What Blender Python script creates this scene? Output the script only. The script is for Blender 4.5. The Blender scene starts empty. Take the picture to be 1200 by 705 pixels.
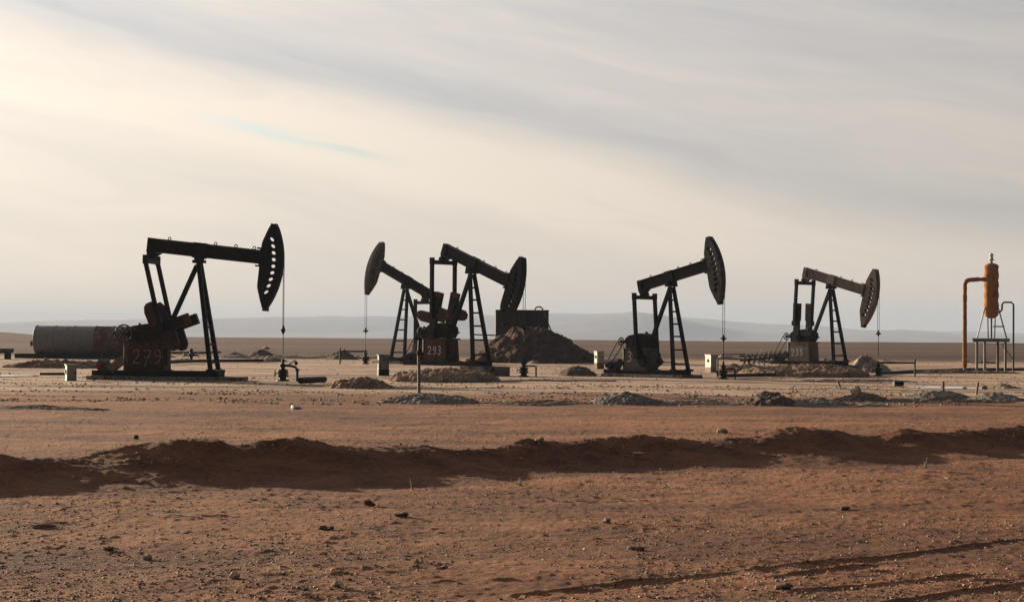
import bpy, math, random
import numpy as np
from mathutils import Vector, Matrix
random.seed(7)
C = bpy.context.scene.collection
SC = bpy.context.scene
RAD = math.radians

# ------------------------------------------------------------------ camera
FPX, HC = 2333.0, 2.1                      # focal length in photo pixels (1200 wide), eye height
PITCH = math.atan(44.0 / FPX); ROLL = 0.0072
F0 = Vector((0, math.cos(PITCH), math.sin(PITCH)))
U0 = Vector((0, -math.sin(PITCH), math.cos(PITCH))); R0 = Vector((1, 0, 0))
RX = R0 * math.cos(ROLL) + U0 * math.sin(ROLL)
UX = U0 * math.cos(ROLL) - R0 * math.sin(ROLL)
cam = bpy.data.cameras.new('camera'); co = bpy.data.objects.new('camera', cam); C.objects.link(co)
m = Matrix((RX, UX, -F0)).transposed().to_4x4(); m.translation = Vector((0, 0, HC))
co.matrix_world = m
cam.sensor_width = 36.0; cam.lens = FPX * 36.0 / 1200.0
cam.clip_start = 0.1; cam.clip_end = 60000
SC.camera = co

# ------------------------------------------------------------------ light
SUN_AZ, SUN_EL = -44.0, 9.5               # degrees left of the view direction, elevation
sd = Vector((math.sin(RAD(SUN_AZ)) * math.cos(RAD(SUN_EL)), math.cos(RAD(SUN_AZ)) * math.cos(RAD(SUN_EL)), math.sin(RAD(SUN_EL))))
sl = bpy.data.lights.new('sun', 'SUN'); so = bpy.data.objects.new('sun', sl); C.objects.link(so)
sl.energy = 5.0; sl.angle = RAD(0.6); sl.color = (1.0, 0.81, 0.58)
so.rotation_euler = sd.to_track_quat('Z', 'Y').to_euler()
so.location = sd * 300
SC.view_settings.view_transform = 'Standard'; SC.view_settings.look = 'None'
SC.view_settings.exposure = 1.25; SC.view_settings.gamma = 1.0; SC.view_settings.use_curve_mapping = False
SC.cycles.use_denoising = True
SC.cycles.max_bounces = 5; SC.cycles.volume_bounces = 0

class NT:
    """small node-tree writer"""
    def __init__(s, tree): s.t = tree; s.n = tree.nodes; s.l = tree.links
    def new(s, typ, **kw):
        n = s.n.new(typ)
        for k, v in kw.items(): setattr(n, k, v)
        return n
    def put(s, sock, v):
        if hasattr(v, 'links') and hasattr(v, 'is_output'): s.l.new(v, sock)
        else:
            if hasattr(sock.default_value, '__len__') and not hasattr(v, '__len__'): v = (v,) * len(sock.default_value)
            if hasattr(sock.default_value, '__len__') and len(sock.default_value) == 4 and len(v) == 3: v = (*v, 1)
            sock.default_value = v
    def math(s, op, a, b=0.0, c=None, clamp=False):
        n = s.new('ShaderNodeMath', operation=op, use_clamp=clamp); s.put(n.inputs[0], a); s.put(n.inputs[1], b)
        if c is not None: s.put(n.inputs[2], c)
        return n.outputs[0]
    def vmath(s, op, a, b=None):
        n = s.new('ShaderNodeVectorMath', operation=op); s.put(n.inputs[0], a)
        if b is not None: s.put(n.inputs[1], b)
        return n.outputs['Value'] if op in ('DOT_PRODUCT', 'LENGTH') else n.outputs[0]
    def comb(s, x, y, z):
        n = s.new('ShaderNodeCombineXYZ'); s.put(n.inputs[0], x); s.put(n.inputs[1], y); s.put(n.inputs[2], z); return n.outputs[0]
    def sep(s, v):
        n = s.new('ShaderNodeSeparateXYZ'); s.put(n.inputs[0], v); return n.outputs
    def noise(s, v, scale, detail=4, rough=0.55, dist=0.0):
        n = s.new('ShaderNodeTexNoise'); s.put(n.inputs['Vector'], v); s.put(n.inputs['Scale'], scale)
        s.put(n.inputs['Detail'], detail); s.put(n.inputs['Roughness'], rough); s.put(n.inputs['Distortion'], dist); return n.outputs['Fac']
    def vor(s, v, scale):
        n = s.new('ShaderNodeTexVoronoi'); s.put(n.inputs['Vector'], v); s.put(n.inputs['Scale'], scale); return n.outputs
    def rng(s, v, a, b, c=0.0, d=1.0, smooth=True):
        n = s.new('ShaderNodeMapRange', clamp=True); n.interpolation_type = 'SMOOTHSTEP' if smooth else 'LINEAR'
        for i, q in enumerate((v, a, b, c, d)): s.put(n.inputs[i], q)
        return n.outputs[0]
    def mix(s, f, a, b, mode='MIX'):
        n = s.new('ShaderNodeMix', data_type='RGBA', blend_type=mode)
        s.put(n.inputs[0], f); s.put(n.inputs[6], a); s.put(n.inputs[7], b); return n.outputs[2]
    def scale(s, v, k):
        n = s.new('ShaderNodeVectorMath', operation='MULTIPLY'); s.put(n.inputs[0], v); s.put(n.inputs[1], k); return n.outputs[0]

# ------------------------------------------------------------------ sky
w = bpy.data.worlds.new('World'); SC.world = w; w.use_nodes = True
nt = NT(w.node_tree); nt.n.clear()
outw = nt.new('ShaderNodeOutputWorld'); bg = nt.new('ShaderNodeBackground'); nt.l.new(bg.outputs[0], outw.inputs[0])
sky = nt.new('ShaderNodeTexSky', sky_type='NISHITA', sun_disc=False, sun_elevation=RAD(SUN_EL), sun_rotation=RAD(SUN_AZ), air_density=1.2, dust_density=2.5)
dv = nt.vmath('NORMALIZE', nt.new('ShaderNodeTexCoord').outputs['Generated'])
x, y, z = nt.sep(dv)
ang = nt.math('ARCCOSINE', nt.vmath('DOT_PRODUCT', dv, tuple(sd)))               # radians from the sun
glow = nt.math('EXPONENT', nt.math('MULTIPLY', ang, -1.0 / 1.30))
# veil of high cloud: long soft bands sloping gently down to the right
band = nt.math('ADD', z, nt.math('MULTIPLY', x, 0.21))                           # constant along a band
wob = nt.math('MULTIPLY', nt.math('SUBTRACT', nt.noise(nt.comb(nt.math('MULTIPLY', x, 3.0), nt.math('MULTIPLY', y, 3.0), nt.math('MULTIPLY', z, 9.0)), 1.0, 3), 0.5), 0.05)
bw = nt.math('ADD', band, wob)
streak = nt.noise(nt.comb(nt.math('MULTIPLY', x, 2.2), nt.math('MULTIPLY', y, 2.2), nt.math('MULTIPLY', bw, 26.0)), 1.0, 6, 0.55, 0.3)
fine = nt.noise(nt.comb(nt.math('MULTIPLY', x, 9.0), nt.math('MULTIPLY', y, 9.0), nt.math('MULTIPLY', bw, 62.0)), 1.0, 8, 0.66, 0.9)
big = nt.noise(nt.comb(nt.math('MULTIPLY', x, 1.5), nt.math('MULTIPLY', y, 1.5), nt.math('MULTIPLY', bw, 9.0)), 1.0, 2)
# the wide grey band and the brighter sheet under it
g1 = nt.math('SUBTRACT', bw, 0.113); g1 = nt.math('EXPONENT', nt.math('MULTIPLY', nt.math('MULTIPLY', g1, g1), -1.0 / (0.013 ** 2)))
g2 = nt.math('SUBTRACT', bw, 0.076); g2 = nt.math('EXPONENT', nt.math('MULTIPLY', nt.math('MULTIPLY', g2, g2), -1.0 / (0.019 ** 2)))
dens = nt.math('ADD', nt.math('MULTIPLY', nt.math('SUBTRACT', streak, 0.5), 0.85), nt.math('MULTIPLY', nt.math('SUBTRACT', fine, 0.5), 0.60))
dens = nt.math('ADD', dens, nt.math('MULTIPLY', nt.math('SUBTRACT', big, 0.5), 0.5))
dens = nt.math('ADD', dens, nt.math('MULTIPLY', g1, -0.42))
dens = nt.math('ADD', dens, nt.math('MULTIPLY', g2, 0.26))
tone = nt.rng(dens, -0.40, 0.36, 0.0, 1.0, smooth=False)
tint_far = nt.mix(tone, (0.560, 0.590, 0.640), (0.92, 0.800, 0.690))
tint_near = nt.mix(tone, (0.73, 0.725, 0.74), (1.0, 0.870, 0.715))
warm = nt.rng(ang, 0.35, 1.25, 1.0, 0.0)
cl = nt.mix(warm, tint_far, tint_near)
lum = nt.math('MULTIPLY', nt.math('MULTIPLY', nt.math('MULTIPLY', nt.math('MULTIPLY', glow, 6.6), nt.math('ADD', 1.0, nt.math('MULTIPLY', nt.math('EXPONENT', nt.math('MULTIPLY', nt.math('ABSOLUTE', z), -16.0)), 0.10))), nt.rng(ang, 0.98, 1.8, 1.0, 0.09)), nt.rng(tone, 0.0, 1.0, 0.90, 1.10, smooth=False))
low = nt.math('EXPONENT', nt.math('MULTIPLY', nt.math('ABSOLUTE', z), -11.0))
cl = nt.mix(nt.math('MULTIPLY', low, 1.0), cl, nt.mix(warm, (0.90, 0.765, 0.625), (1.0, 0.840, 0.655)))
cloud = nt.mix(1.0, cl, nt.comb(lum, lum, lum), 'MULTIPLY')
gap = nt.math('MULTIPLY', nt.rng(fine, 0.56, 0.72, 0.0, 1.0), nt.rng(streak, 0.46, 0.62, 0.0, 1.0))
gap = nt.math('MULTIPLY', gap, 0.25)
# one thin torn gap in the veil, upper left of the pumps
g3 = nt.math('ADD', nt.math('SUBTRACT', band, 0.0760), nt.math('MULTIPLY', nt.math('SUBTRACT', fine, 0.5), 0.016))
g3 = nt.math('EXPONENT', nt.math('MULTIPLY', nt.math('MULTIPLY', g3, g3), -1.0 / (0.0024 ** 2)))
g3 = nt.math('MULTIPLY', nt.math('MULTIPLY', g3, nt.rng(x, -0.17, -0.13)), nt.rng(x, -0.085, -0.045, 1.0, 0.0))
gap = nt.math('ADD', gap, nt.math('MULTIPLY', nt.math('MULTIPLY', g3, nt.rng(y, 0.0, 0.5)), 0.80))
skyc = nt.mix(1.0, sky.outputs[0], (0.45, 0.60, 1.02), 'MULTIPLY')
mixc = nt.mix(nt.math('ADD', 0.06, gap), cloud, skyc)
nt.put(bg.inputs[0], mixc); bg.inputs[1].default_value = 0.1

# ------------------------------------------------------------------ pixel -> place
def ray(px, py):
    return F0 + RX * ((px - 600) / FPX) + UX * ((352.5 - py) / FPX)
def ground_at(px, py, z=0.0):
    r = ray(px, py); t = (z - HC) / r.z; return Vector((r.x * t, r.y * t, z))
def at_depth(px, py, d):
    r = ray(px, py); t = d / r.y; return Vector((r.x * t, d, HC + r.z * t))
def col_at(px, d, z=0.0):                   # ground point at depth d in pixel column px
    py = 420
    for _ in range(6):
        p = at_depth(px, py, d); py += (p.z - z) * FPX / d
    return Vector((p.x, d, z))

# ------------------------------------------------------------------ numpy noise
def _h(ix, iy, seed):
    n = (ix.astype(np.int64) * 374761393 + iy.astype(np.int64) * 668265263 + seed * 1442695041) & 0xffffffff
    n = ((n ^ (n >> 13)) * 1274126177) & 0xffffffff
    return ((n ^ (n >> 16)) & 0xffff) / 65535.0
def vn(x, y, seed=0):
    x = np.asarray(x, float); y = np.asarray(y, float)
    ix = np.floor(x); iy = np.floor(y); fx = x - ix; fy = y - iy
    fx = fx * fx * (3 - 2 * fx); fy = fy * fy * (3 - 2 * fy)
    a = _h(ix, iy, seed); b = _h(ix + 1, iy, seed); c = _h(ix, iy + 1, seed); d = _h(ix + 1, iy + 1, seed)
    return (a + (b - a) * fx) * (1 - fy) + (c + (d - c) * fx) * fy
def fbm(x, y, o=4, seed=0, g=0.5):
    s = 0; a = 1; t = 0
    for k in range(o):
        s = s + a * (vn(x * 2 ** k + 17.3 * k, y * 2 ** k - 9.1 * k, seed + k) - 0.5); t += a; a *= g
    return s / t * 2
def sstep(a, b, v):
    t = np.clip((np.asarray(v, float) - a) / (b - a), 0, 1); return t * t * (3 - 2 * t)

TRACKS = []                                  # tyre ruts as world polylines (filled below)
for pts in ([(600, 695), (800, 676), (1000, 655), (1210, 629)], [(840, 683), (1000, 663), (1100, 652)],
            [(760, 705), (950, 690), (1080, 678), (1210, 664)], [(1030, 705), (1120, 692), (1210, 680)]):
    TRACKS.append([tuple(ground_at(*q)[:2]) for q in pts])
def seg_dist(x, y, line):
    best = np.full(np.shape(x), 1e9)
    for (x0, y0), (x1, y1) in zip(line[:-1], line[1:]):
        dx, dy = x1 - x0, y1 - y0
        t = np.clip(((x - x0) * dx + (y - y0) * dy) / (dx * dx + dy * dy), 0, 1)
        best = np.minimum(best, np.hypot(x - x0 - t * dx, y - y0 - t * dy))
    return best
def gz(x, y):
    x = np.asarray(x, float); y = np.asarray(y, float)
    near = 1 - sstep(50, 85, y)
    z = 0.055 * fbm(x * 0.35, y * 0.22, 3, 3) * (0.25 + 0.75 * near)
    z = z + near * (0.022 * fbm(x * 1.3, y * 0.9, 3, 11) + 0.010 * fbm(x * 5.0, y * 4.0, 3, 21) + 0.007 * fbm(x * 17.0, y * 11.0, 2, 25))
    cl = vn(x * 9.0, y * 7.0, 31); z = z + near * 0.020 * np.clip(cl - 0.74, 0, 1) * 3.0 * (vn(x * .8, y * .6, 33) > .35)
    if np.any(y < 45):
        for k, line in enumerate(TRACKS):
            d = np.abs(seg_dist(x, y, line) + 0.022 * fbm(x * 2, y * 2, 2, 50 + k))
            z = z + (0.021 * np.exp(-(d / 0.032) ** 2) - 0.008 * np.exp(-((d - 0.16) / 0.08) ** 2)) * sstep(.3, .6, vn(x * 1.1, y * .8, 60 + k))
    # plain: rises gently to a low edge about a kilometre off, then falls to a valley
    far = sstep(200, 600, y)
    z = z + far * (1.75 + 0.16 * fbm(x * 0.016, y * 0.016, 3, 41))
    z = z + sstep(300, 420, y) * 0.16 * fbm(x * .03, y * .02, 3, 43)
    u = x / np.maximum(y, 1.0)
    z = z + sstep(330, 600, y) * 1.2 * (1 - sstep(-0.262, -0.225, u))
    z = z - sstep(640, 2000, y) * 17.0
    return z
def gz1(x, y): return float(gz(np.array([x]), np.array([y]))[0])

# ------------------------------------------------------------------ object helpers
def put_mesh(name, me, parent=None, mats=()):
    o = bpy.data.objects.new(name, me); C.objects.link(o)
    for mt in mats: me.materials.append(mt)
    if parent: o.parent = parent
    return o
def tag(o, label=None, cat=None, group=None, kind=None):
    if label: o['label'] = label
    if cat: o['category'] = cat
    if group: o['group'] = group
    if kind: o['kind'] = kind
    return o
def empty(name, loc, rz=0.0, sc=1.0):
    o = bpy.data.objects.new(name, None); C.objects.link(o)
    o.location = loc; o.rotation_euler = (0, 0, rz); o.scale = (sc, sc, sc); o.empty_display_size = 0.3
    return o
def grid_mesh(name, X, Y, Z, mat, smooth=True, parent=None):
    r, c = X.shape
    v = np.stack([X, Y, Z], -1).reshape(-1, 3).astype(np.float32)
    i = np.arange(r * c).reshape(r, c)
    f = np.stack([i[:-1, :-1], i[:-1, 1:], i[1:, 1:], i[1:, :-1]], -1).reshape(-1, 4).astype(np.int32)
    me = bpy.data.meshes.new(name)
    me.vertices.add(len(v)); me.vertices.foreach_set('co', v.ravel())
    me.loops.add(f.size); me.loops.foreach_set('vertex_index', f.ravel())
    me.polygons.add(len(f)); me.polygons.foreach_set('loop_start', np.arange(0, f.size, 4, dtype=np.int32))
    me.update(calc_edges=True)
    if smooth: me.polygons.foreach_set('use_smooth', np.ones(len(f), bool))
    return put_mesh(name, me, parent, [mat])

class MB:
    """collects shapes into ONE mesh"""
    def __init__(s): s.v = []; s.f = []; s.sm = []
    def add(s, vs, fs, smooth=False):
        b = len(s.v); s.v += [tuple(q) for q in vs]
        for f in fs: s.f.append([b + k for k in f]); s.sm.append(smooth)
        return s
    def prism(s, pts, y0, y1):              # outline in x,z extruded along y
        n = len(pts)
        s.add([(p[0], y0, p[1]) for p in pts] + [(p[0], y1, p[1]) for p in pts],
              [list(range(n)), list(range(2 * n - 1, n - 1, -1))] + [[k, k + n, (k + 1) % n + n, (k + 1) % n] for k in range(n)])
        return s
    def box(s, c, d, rot=None):
        hx, hy, hz = d[0] / 2, d[1] / 2, d[2] / 2
        vs = [Vector((a * hx, b * hy, e * hz)) for a in (-1, 1) for b in (-1, 1) for e in (-1, 1)]
        if rot is not None: vs = [rot @ q for q in vs]
        vs = [q + Vector(c) for q in vs]
        return s.add(vs, [[0, 1, 3, 2], [4, 6, 7, 5], [0, 4, 5, 1], [2, 3, 7, 6], [0, 2, 6, 4], [1, 5, 7, 3]])
    def bar(s, p, q, wd, ht, up=(0, 0, 1)):  # rectangular bar from p to q
        p = Vector(p); q = Vector(q); d = (q - p).normalized(); up = Vector(up)
        sx = d.cross(up)
        if sx.length < 1e-4: sx = d.cross(Vector((0, 1, 0)))
        sx.normalize(); sy = sx.cross(d)
        vs = [e + sx * (a * wd / 2) + sy * (b * ht / 2) for e in (p, q) for a, b in ((-1, -1), (1, -1), (1, 1), (-1, 1))]
        return s.add(vs, [[3, 2, 1, 0], [4, 5, 6, 7]] + [[k, (k + 1) % 4, (k + 1) % 4 + 4, k + 4] for k in range(4)])
    def hbar(s, p, q, wd, ht, up=(0, 0, 1), t=0.03):   # I-section bar
        p = Vector(p); q = Vector(q); d = (q - p).normalized(); up = Vector(up)
        sx = d.cross(up)
        if sx.length < 1e-4: sx = d.cross(Vector((0, 1, 0)))
        sx.normalize(); sy = sx.cross(d)
        o = sy * (ht / 2 - t / 2)
        s.bar(p + o, q + o, wd, t, sy); s.bar(p - o, q - o, wd, t, sy); s.bar(p, q, t, ht - 2 * t, sy)
        return s
    def tube(s, pts, r, n=10, caps=True, jit=0.0):
        pts = [Vector(p) for p in pts]; rs = r if hasattr(r, '__len__') else [r] * len(pts)
        rings = []; prev = None
        for k, p in enumerate(pts):
            d = (pts[min(k + 1, len(pts) - 1)] - pts[max(k - 1, 0)]).normalized()
            if prev is None:
                a = d.cross(Vector((0, 0, 1)));
                if a.length < 1e-3: a = d.cross(Vector((1, 0, 0)))
            else: a = prev - d * prev.dot(d)
            a.normalize(); b = d.cross(a); prev = a
            rings.append([p + (a * math.cos(t) + b * math.sin(t)) * rs[k] * (1 + jit * (random.random() - .5)) for t in [2 * math.pi * j / n for j in range(n)]])
        vs = [q for rg in rings for q in rg]; fs = []
        for k in range(len(pts) - 1):
            for j in range(n): fs.append([k * n + j, k * n + (j + 1) % n, (k + 1) * n + (j + 1) % n, (k + 1) * n + j])
        s.add(vs, fs, True)
        if caps:
            b = len(s.v)
            s.add(rings[0], [list(range(n - 1, -1, -1))]); s.add(rings[-1], [list(range(n))])
        return s
    def ring(s, c, r, t, axis='y', n=24, m=6):
        c = Vector(c); vs = []; fs = []
        for k in range(n):
            a = 2 * math.pi * k / n; e = Vector((math.cos(a), 0, math.sin(a))) if axis == 'y' else Vector((math.cos(a), math.sin(a), 0)) if axis == 'z' else Vector((0, math.cos(a), math.sin(a)))
            ax = Vector((0, 1, 0)) if axis == 'y' else Vector((0, 0, 1)) if axis == 'z' else Vector((1, 0, 0))
            for j in range(m):
                b = 2 * math.pi * j / m; vs.append(c + e * (r + t * math.cos(b)) + ax * (t * math.sin(b)))
        for k in range(n):
            for j in range(m): fs.append([k * m + j, k * m + (j + 1) % m, ((k + 1) % n) * m + (j + 1) % m, ((k + 1) % n) * m + j])
        return s.add(vs, fs, True)
    def lathe(s, prof, c=(0, 0, 0), n=20, jit=0.0):   # profile of (r, z) about a vertical axis
        vs = []; fs = []
        for r, zz in prof:
            for j in range(n):
                k = 1 + jit * (random.random() - .5)
                vs.append((c[0] + r * k * math.cos(2 * math.pi * j / n), c[1] + r * k * math.sin(2 * math.pi * j / n), c[2] + zz))
        for i in range(len(prof) - 1):
            for j in range(n): fs.append([i * n + j, i * n + (j + 1) % n, (i + 1) * n + (j + 1) % n, (i + 1) * n + j])
        s.add(vs, fs, True)
        return s
    def ball(s, c, r, n=10, sq=(1, 1, 1), rough=0.0):
        vs = []; fs = []; h = n // 2
        for i in range(h + 1):
            for j in range(n):
                a = math.pi * i / h; b = 2 * math.pi * j / n; k = r * (1 + rough * (random.random() - .5))
                vs.append((c[0] + k * sq[0] * math.sin(a) * math.cos(b), c[1] + k * sq[1] * math.sin(a) * math.sin(b), c[2] + k * sq[2] * math.cos(a)))
        for i in range(h):
            for j in range(n): fs.append([i * n + j, (i + 1) * n + j, (i + 1) * n + (j + 1) % n, i * n + (j + 1) % n])
        return s.add(vs, fs, True)
    def xform(s, fn): s.v = [tuple(fn(Vector(q))) for q in s.v]; return s
    def build(s, name, mat, parent=None):
        me = bpy.data.meshes.new(name); me.from_pydata(s.v, [], s.f); me.update()
        me.polygons.foreach_set('use_smooth', s.sm)
        return put_mesh(name, me, parent, [mat])

# ------------------------------------------------------------------ materials
def new_mat(name):
    mt = bpy.data.materials.new(name); mt.use_nodes = True
    t = NT(mt.node_tree); b = t.n['Principled BSDF']; return mt, t, b
def bump(t, b, h, strength, dist):
    n = t.new('ShaderNodeBump'); n.inputs['Strength'].default_value = strength; n.inputs['Distance'].default_value = dist
    t.put(n.inputs['Height'], h); t.l.new(n.outputs[0], b.inputs['Normal'])
def steel(name, base, rust=(0.13, 0.048, 0.02), amount=0.45, rough=0.6, scale=2.2, metal=0.0, bumpy=0.4):
    mt, t, b = new_mat(name)
    p = t.new('ShaderNodeTexCoord').outputs['Object']
    n1 = t.noise(p, scale, 7, 0.65, 0.4); n2 = t.noise(p, scale * 9, 4, 0.6); n3 = t.noise(t.scale(p, (4, 4, 0.5)), scale, 4, 0.6)
    k = t.math('ADD', t.math('MULTIPLY', n1, 0.6), t.math('ADD', t.math('MULTIPLY', n2, 0.2), t.math('MULTIPLY', n3, 0.2)))
    f = t.rng(k, 0.62 - amount * 0.28, 0.74 - amount * 0.28)
    c = t.mix(f, base, rust); c = t.mix(t.rng(n2, 0.3, 0.8), t.mix(1.0, c, (0.6, 0.6, 0.6), 'MULTIPLY'), c)
    t.put(b.inputs['Base Color'], c); t.put(b.inputs['Roughness'], t.rng(f, 0, 1, rough, 0.9)); b.inputs['Metallic'].default_value = metal
    b.inputs['Specular IOR Level'].default_value = 0.18
    bump(t, b, n2, bumpy, 0.01)
    return mt
M = {}
M['black'] = steel('oily black steel', (0.011, 0.009, 0.008), (0.042, 0.018, 0.010), 0.38)
M['brown'] = steel('brown rusted steel', (0.046, 0.025, 0.017), (0.145, 0.052, 0.024), 0.52)
M['greyed'] = steel('dusty grey steel', (0.125, 0.110, 0.095), (0.060, 0.034, 0.024), 0.45)
M['sooty'] = steel('sooty grey steel', (0.140, 0.123, 0.106), (0.045, 0.028, 0.02), 0.45)
M['dusty'] = steel('sun bleached tan steel', (0.23, 0.19, 0.15), (0.09, 0.05, 0.03), 0.35)
M['rust'] = steel('orange rust', (0.135, 0.048, 0.016), (0.060, 0.030, 0.013), 0.5, 0.85)
M['vessel'] = steel('rust ochre lagging', (0.420, 0.180, 0.050), (0.200, 0.080, 0.026), 0.45, 0.9, 1.6, 0, 1.0)
M['galv'] = steel('grey galvanised steel', (0.19, 0.185, 0.18), (0.11, 0.09, 0.075), 0.3, 0.5, 3)
M['darkgalv'] = steel('dark grey pipe', (0.075, 0.070, 0.066), (0.07, 0.04, 0.03), 0.4, 0.5, 3)
M['cabinet'] = steel('pale grey cabinet paint', (0.44, 0.41, 0.36), (0.25, 0.19, 0.14), 0.25, 0.5, 2.5)
M['whitecab'] = steel('cream white cabinet paint', (0.46, 0.43, 0.37), (0.28, 0.28, 0.2), 0.2, 0.5, 2.5)
M['speckcab'] = steel('grey cabinet with flaking paint', (0.30, 0.29, 0.27), (0.08, 0.07, 0.06), 0.55, 0.6, 5)
M['tank'] = steel('grey green tank paint', (0.300, 0.290, 0.270), (0.170, 0.095, 0.070), 0.35, 0.55, 0.7)
M['tankred'] = steel('red oxide tank panel', (0.270, 0.250, 0.230), (0.165, 0.046, 0.028), 0.78, 0.6, 0.8)
M['bluepaint'] = steel('faded blue paint', (0.035, 0.085, 0.17), (0.06, 0.05, 0.05), 0.3, 0.5, 3)
M['motorgreen'] = steel('pale green motor paint', (0.17, 0.24, 0.21), (0.10, 0.09, 0.08), 0.3, 0.5, 3)
M['redpaint'] = steel('dull red paint', (0.22, 0.035, 0.025), (0.09, 0.04, 0.03), 0.3, 0.6, 3)
M['chalk'] = steel('chalk white brush paint', (0.42, 0.38, 0.34), (0.16, 0.11, 0.09), 0.55, 0.9, 7)
M['white'] = steel('white brush paint', (0.78, 0.75, 0.70), (0.55, 0.5, 0.45), 0.2, 0.9, 7)
M['concrete'] = steel('stained concrete', (0.33, 0.29, 0.24), (0.12, 0.095, 0.075), 0.5, 0.95, 1.2, 0, 0.8)
M['timber'] = steel('weathered timber', (0.26, 0.19, 0.12), (0.12, 0.08, 0.05), 0.4, 0.9, 3)
M['cable'] = steel('greased wire rope', (0.03, 0.027, 0.025), (0.05, 0.03, 0.02), 0.3)
M['silver'] = steel('bright silver cap', (0.72, 0.71, 0.69), (0.4, 0.38, 0.36), 0.2, 0.35, 3)
M['plastic'] = steel('white plastic sack', (0.80, 0.77, 0.72), (0.6, 0.55, 0.5), 0.2, 0.6, 6)
M['buried'] = steel('blackened tank plate', (0.040, 0.034, 0.030), (0.075, 0.042, 0.03), 0.5, 0.7, 1.0)

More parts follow.
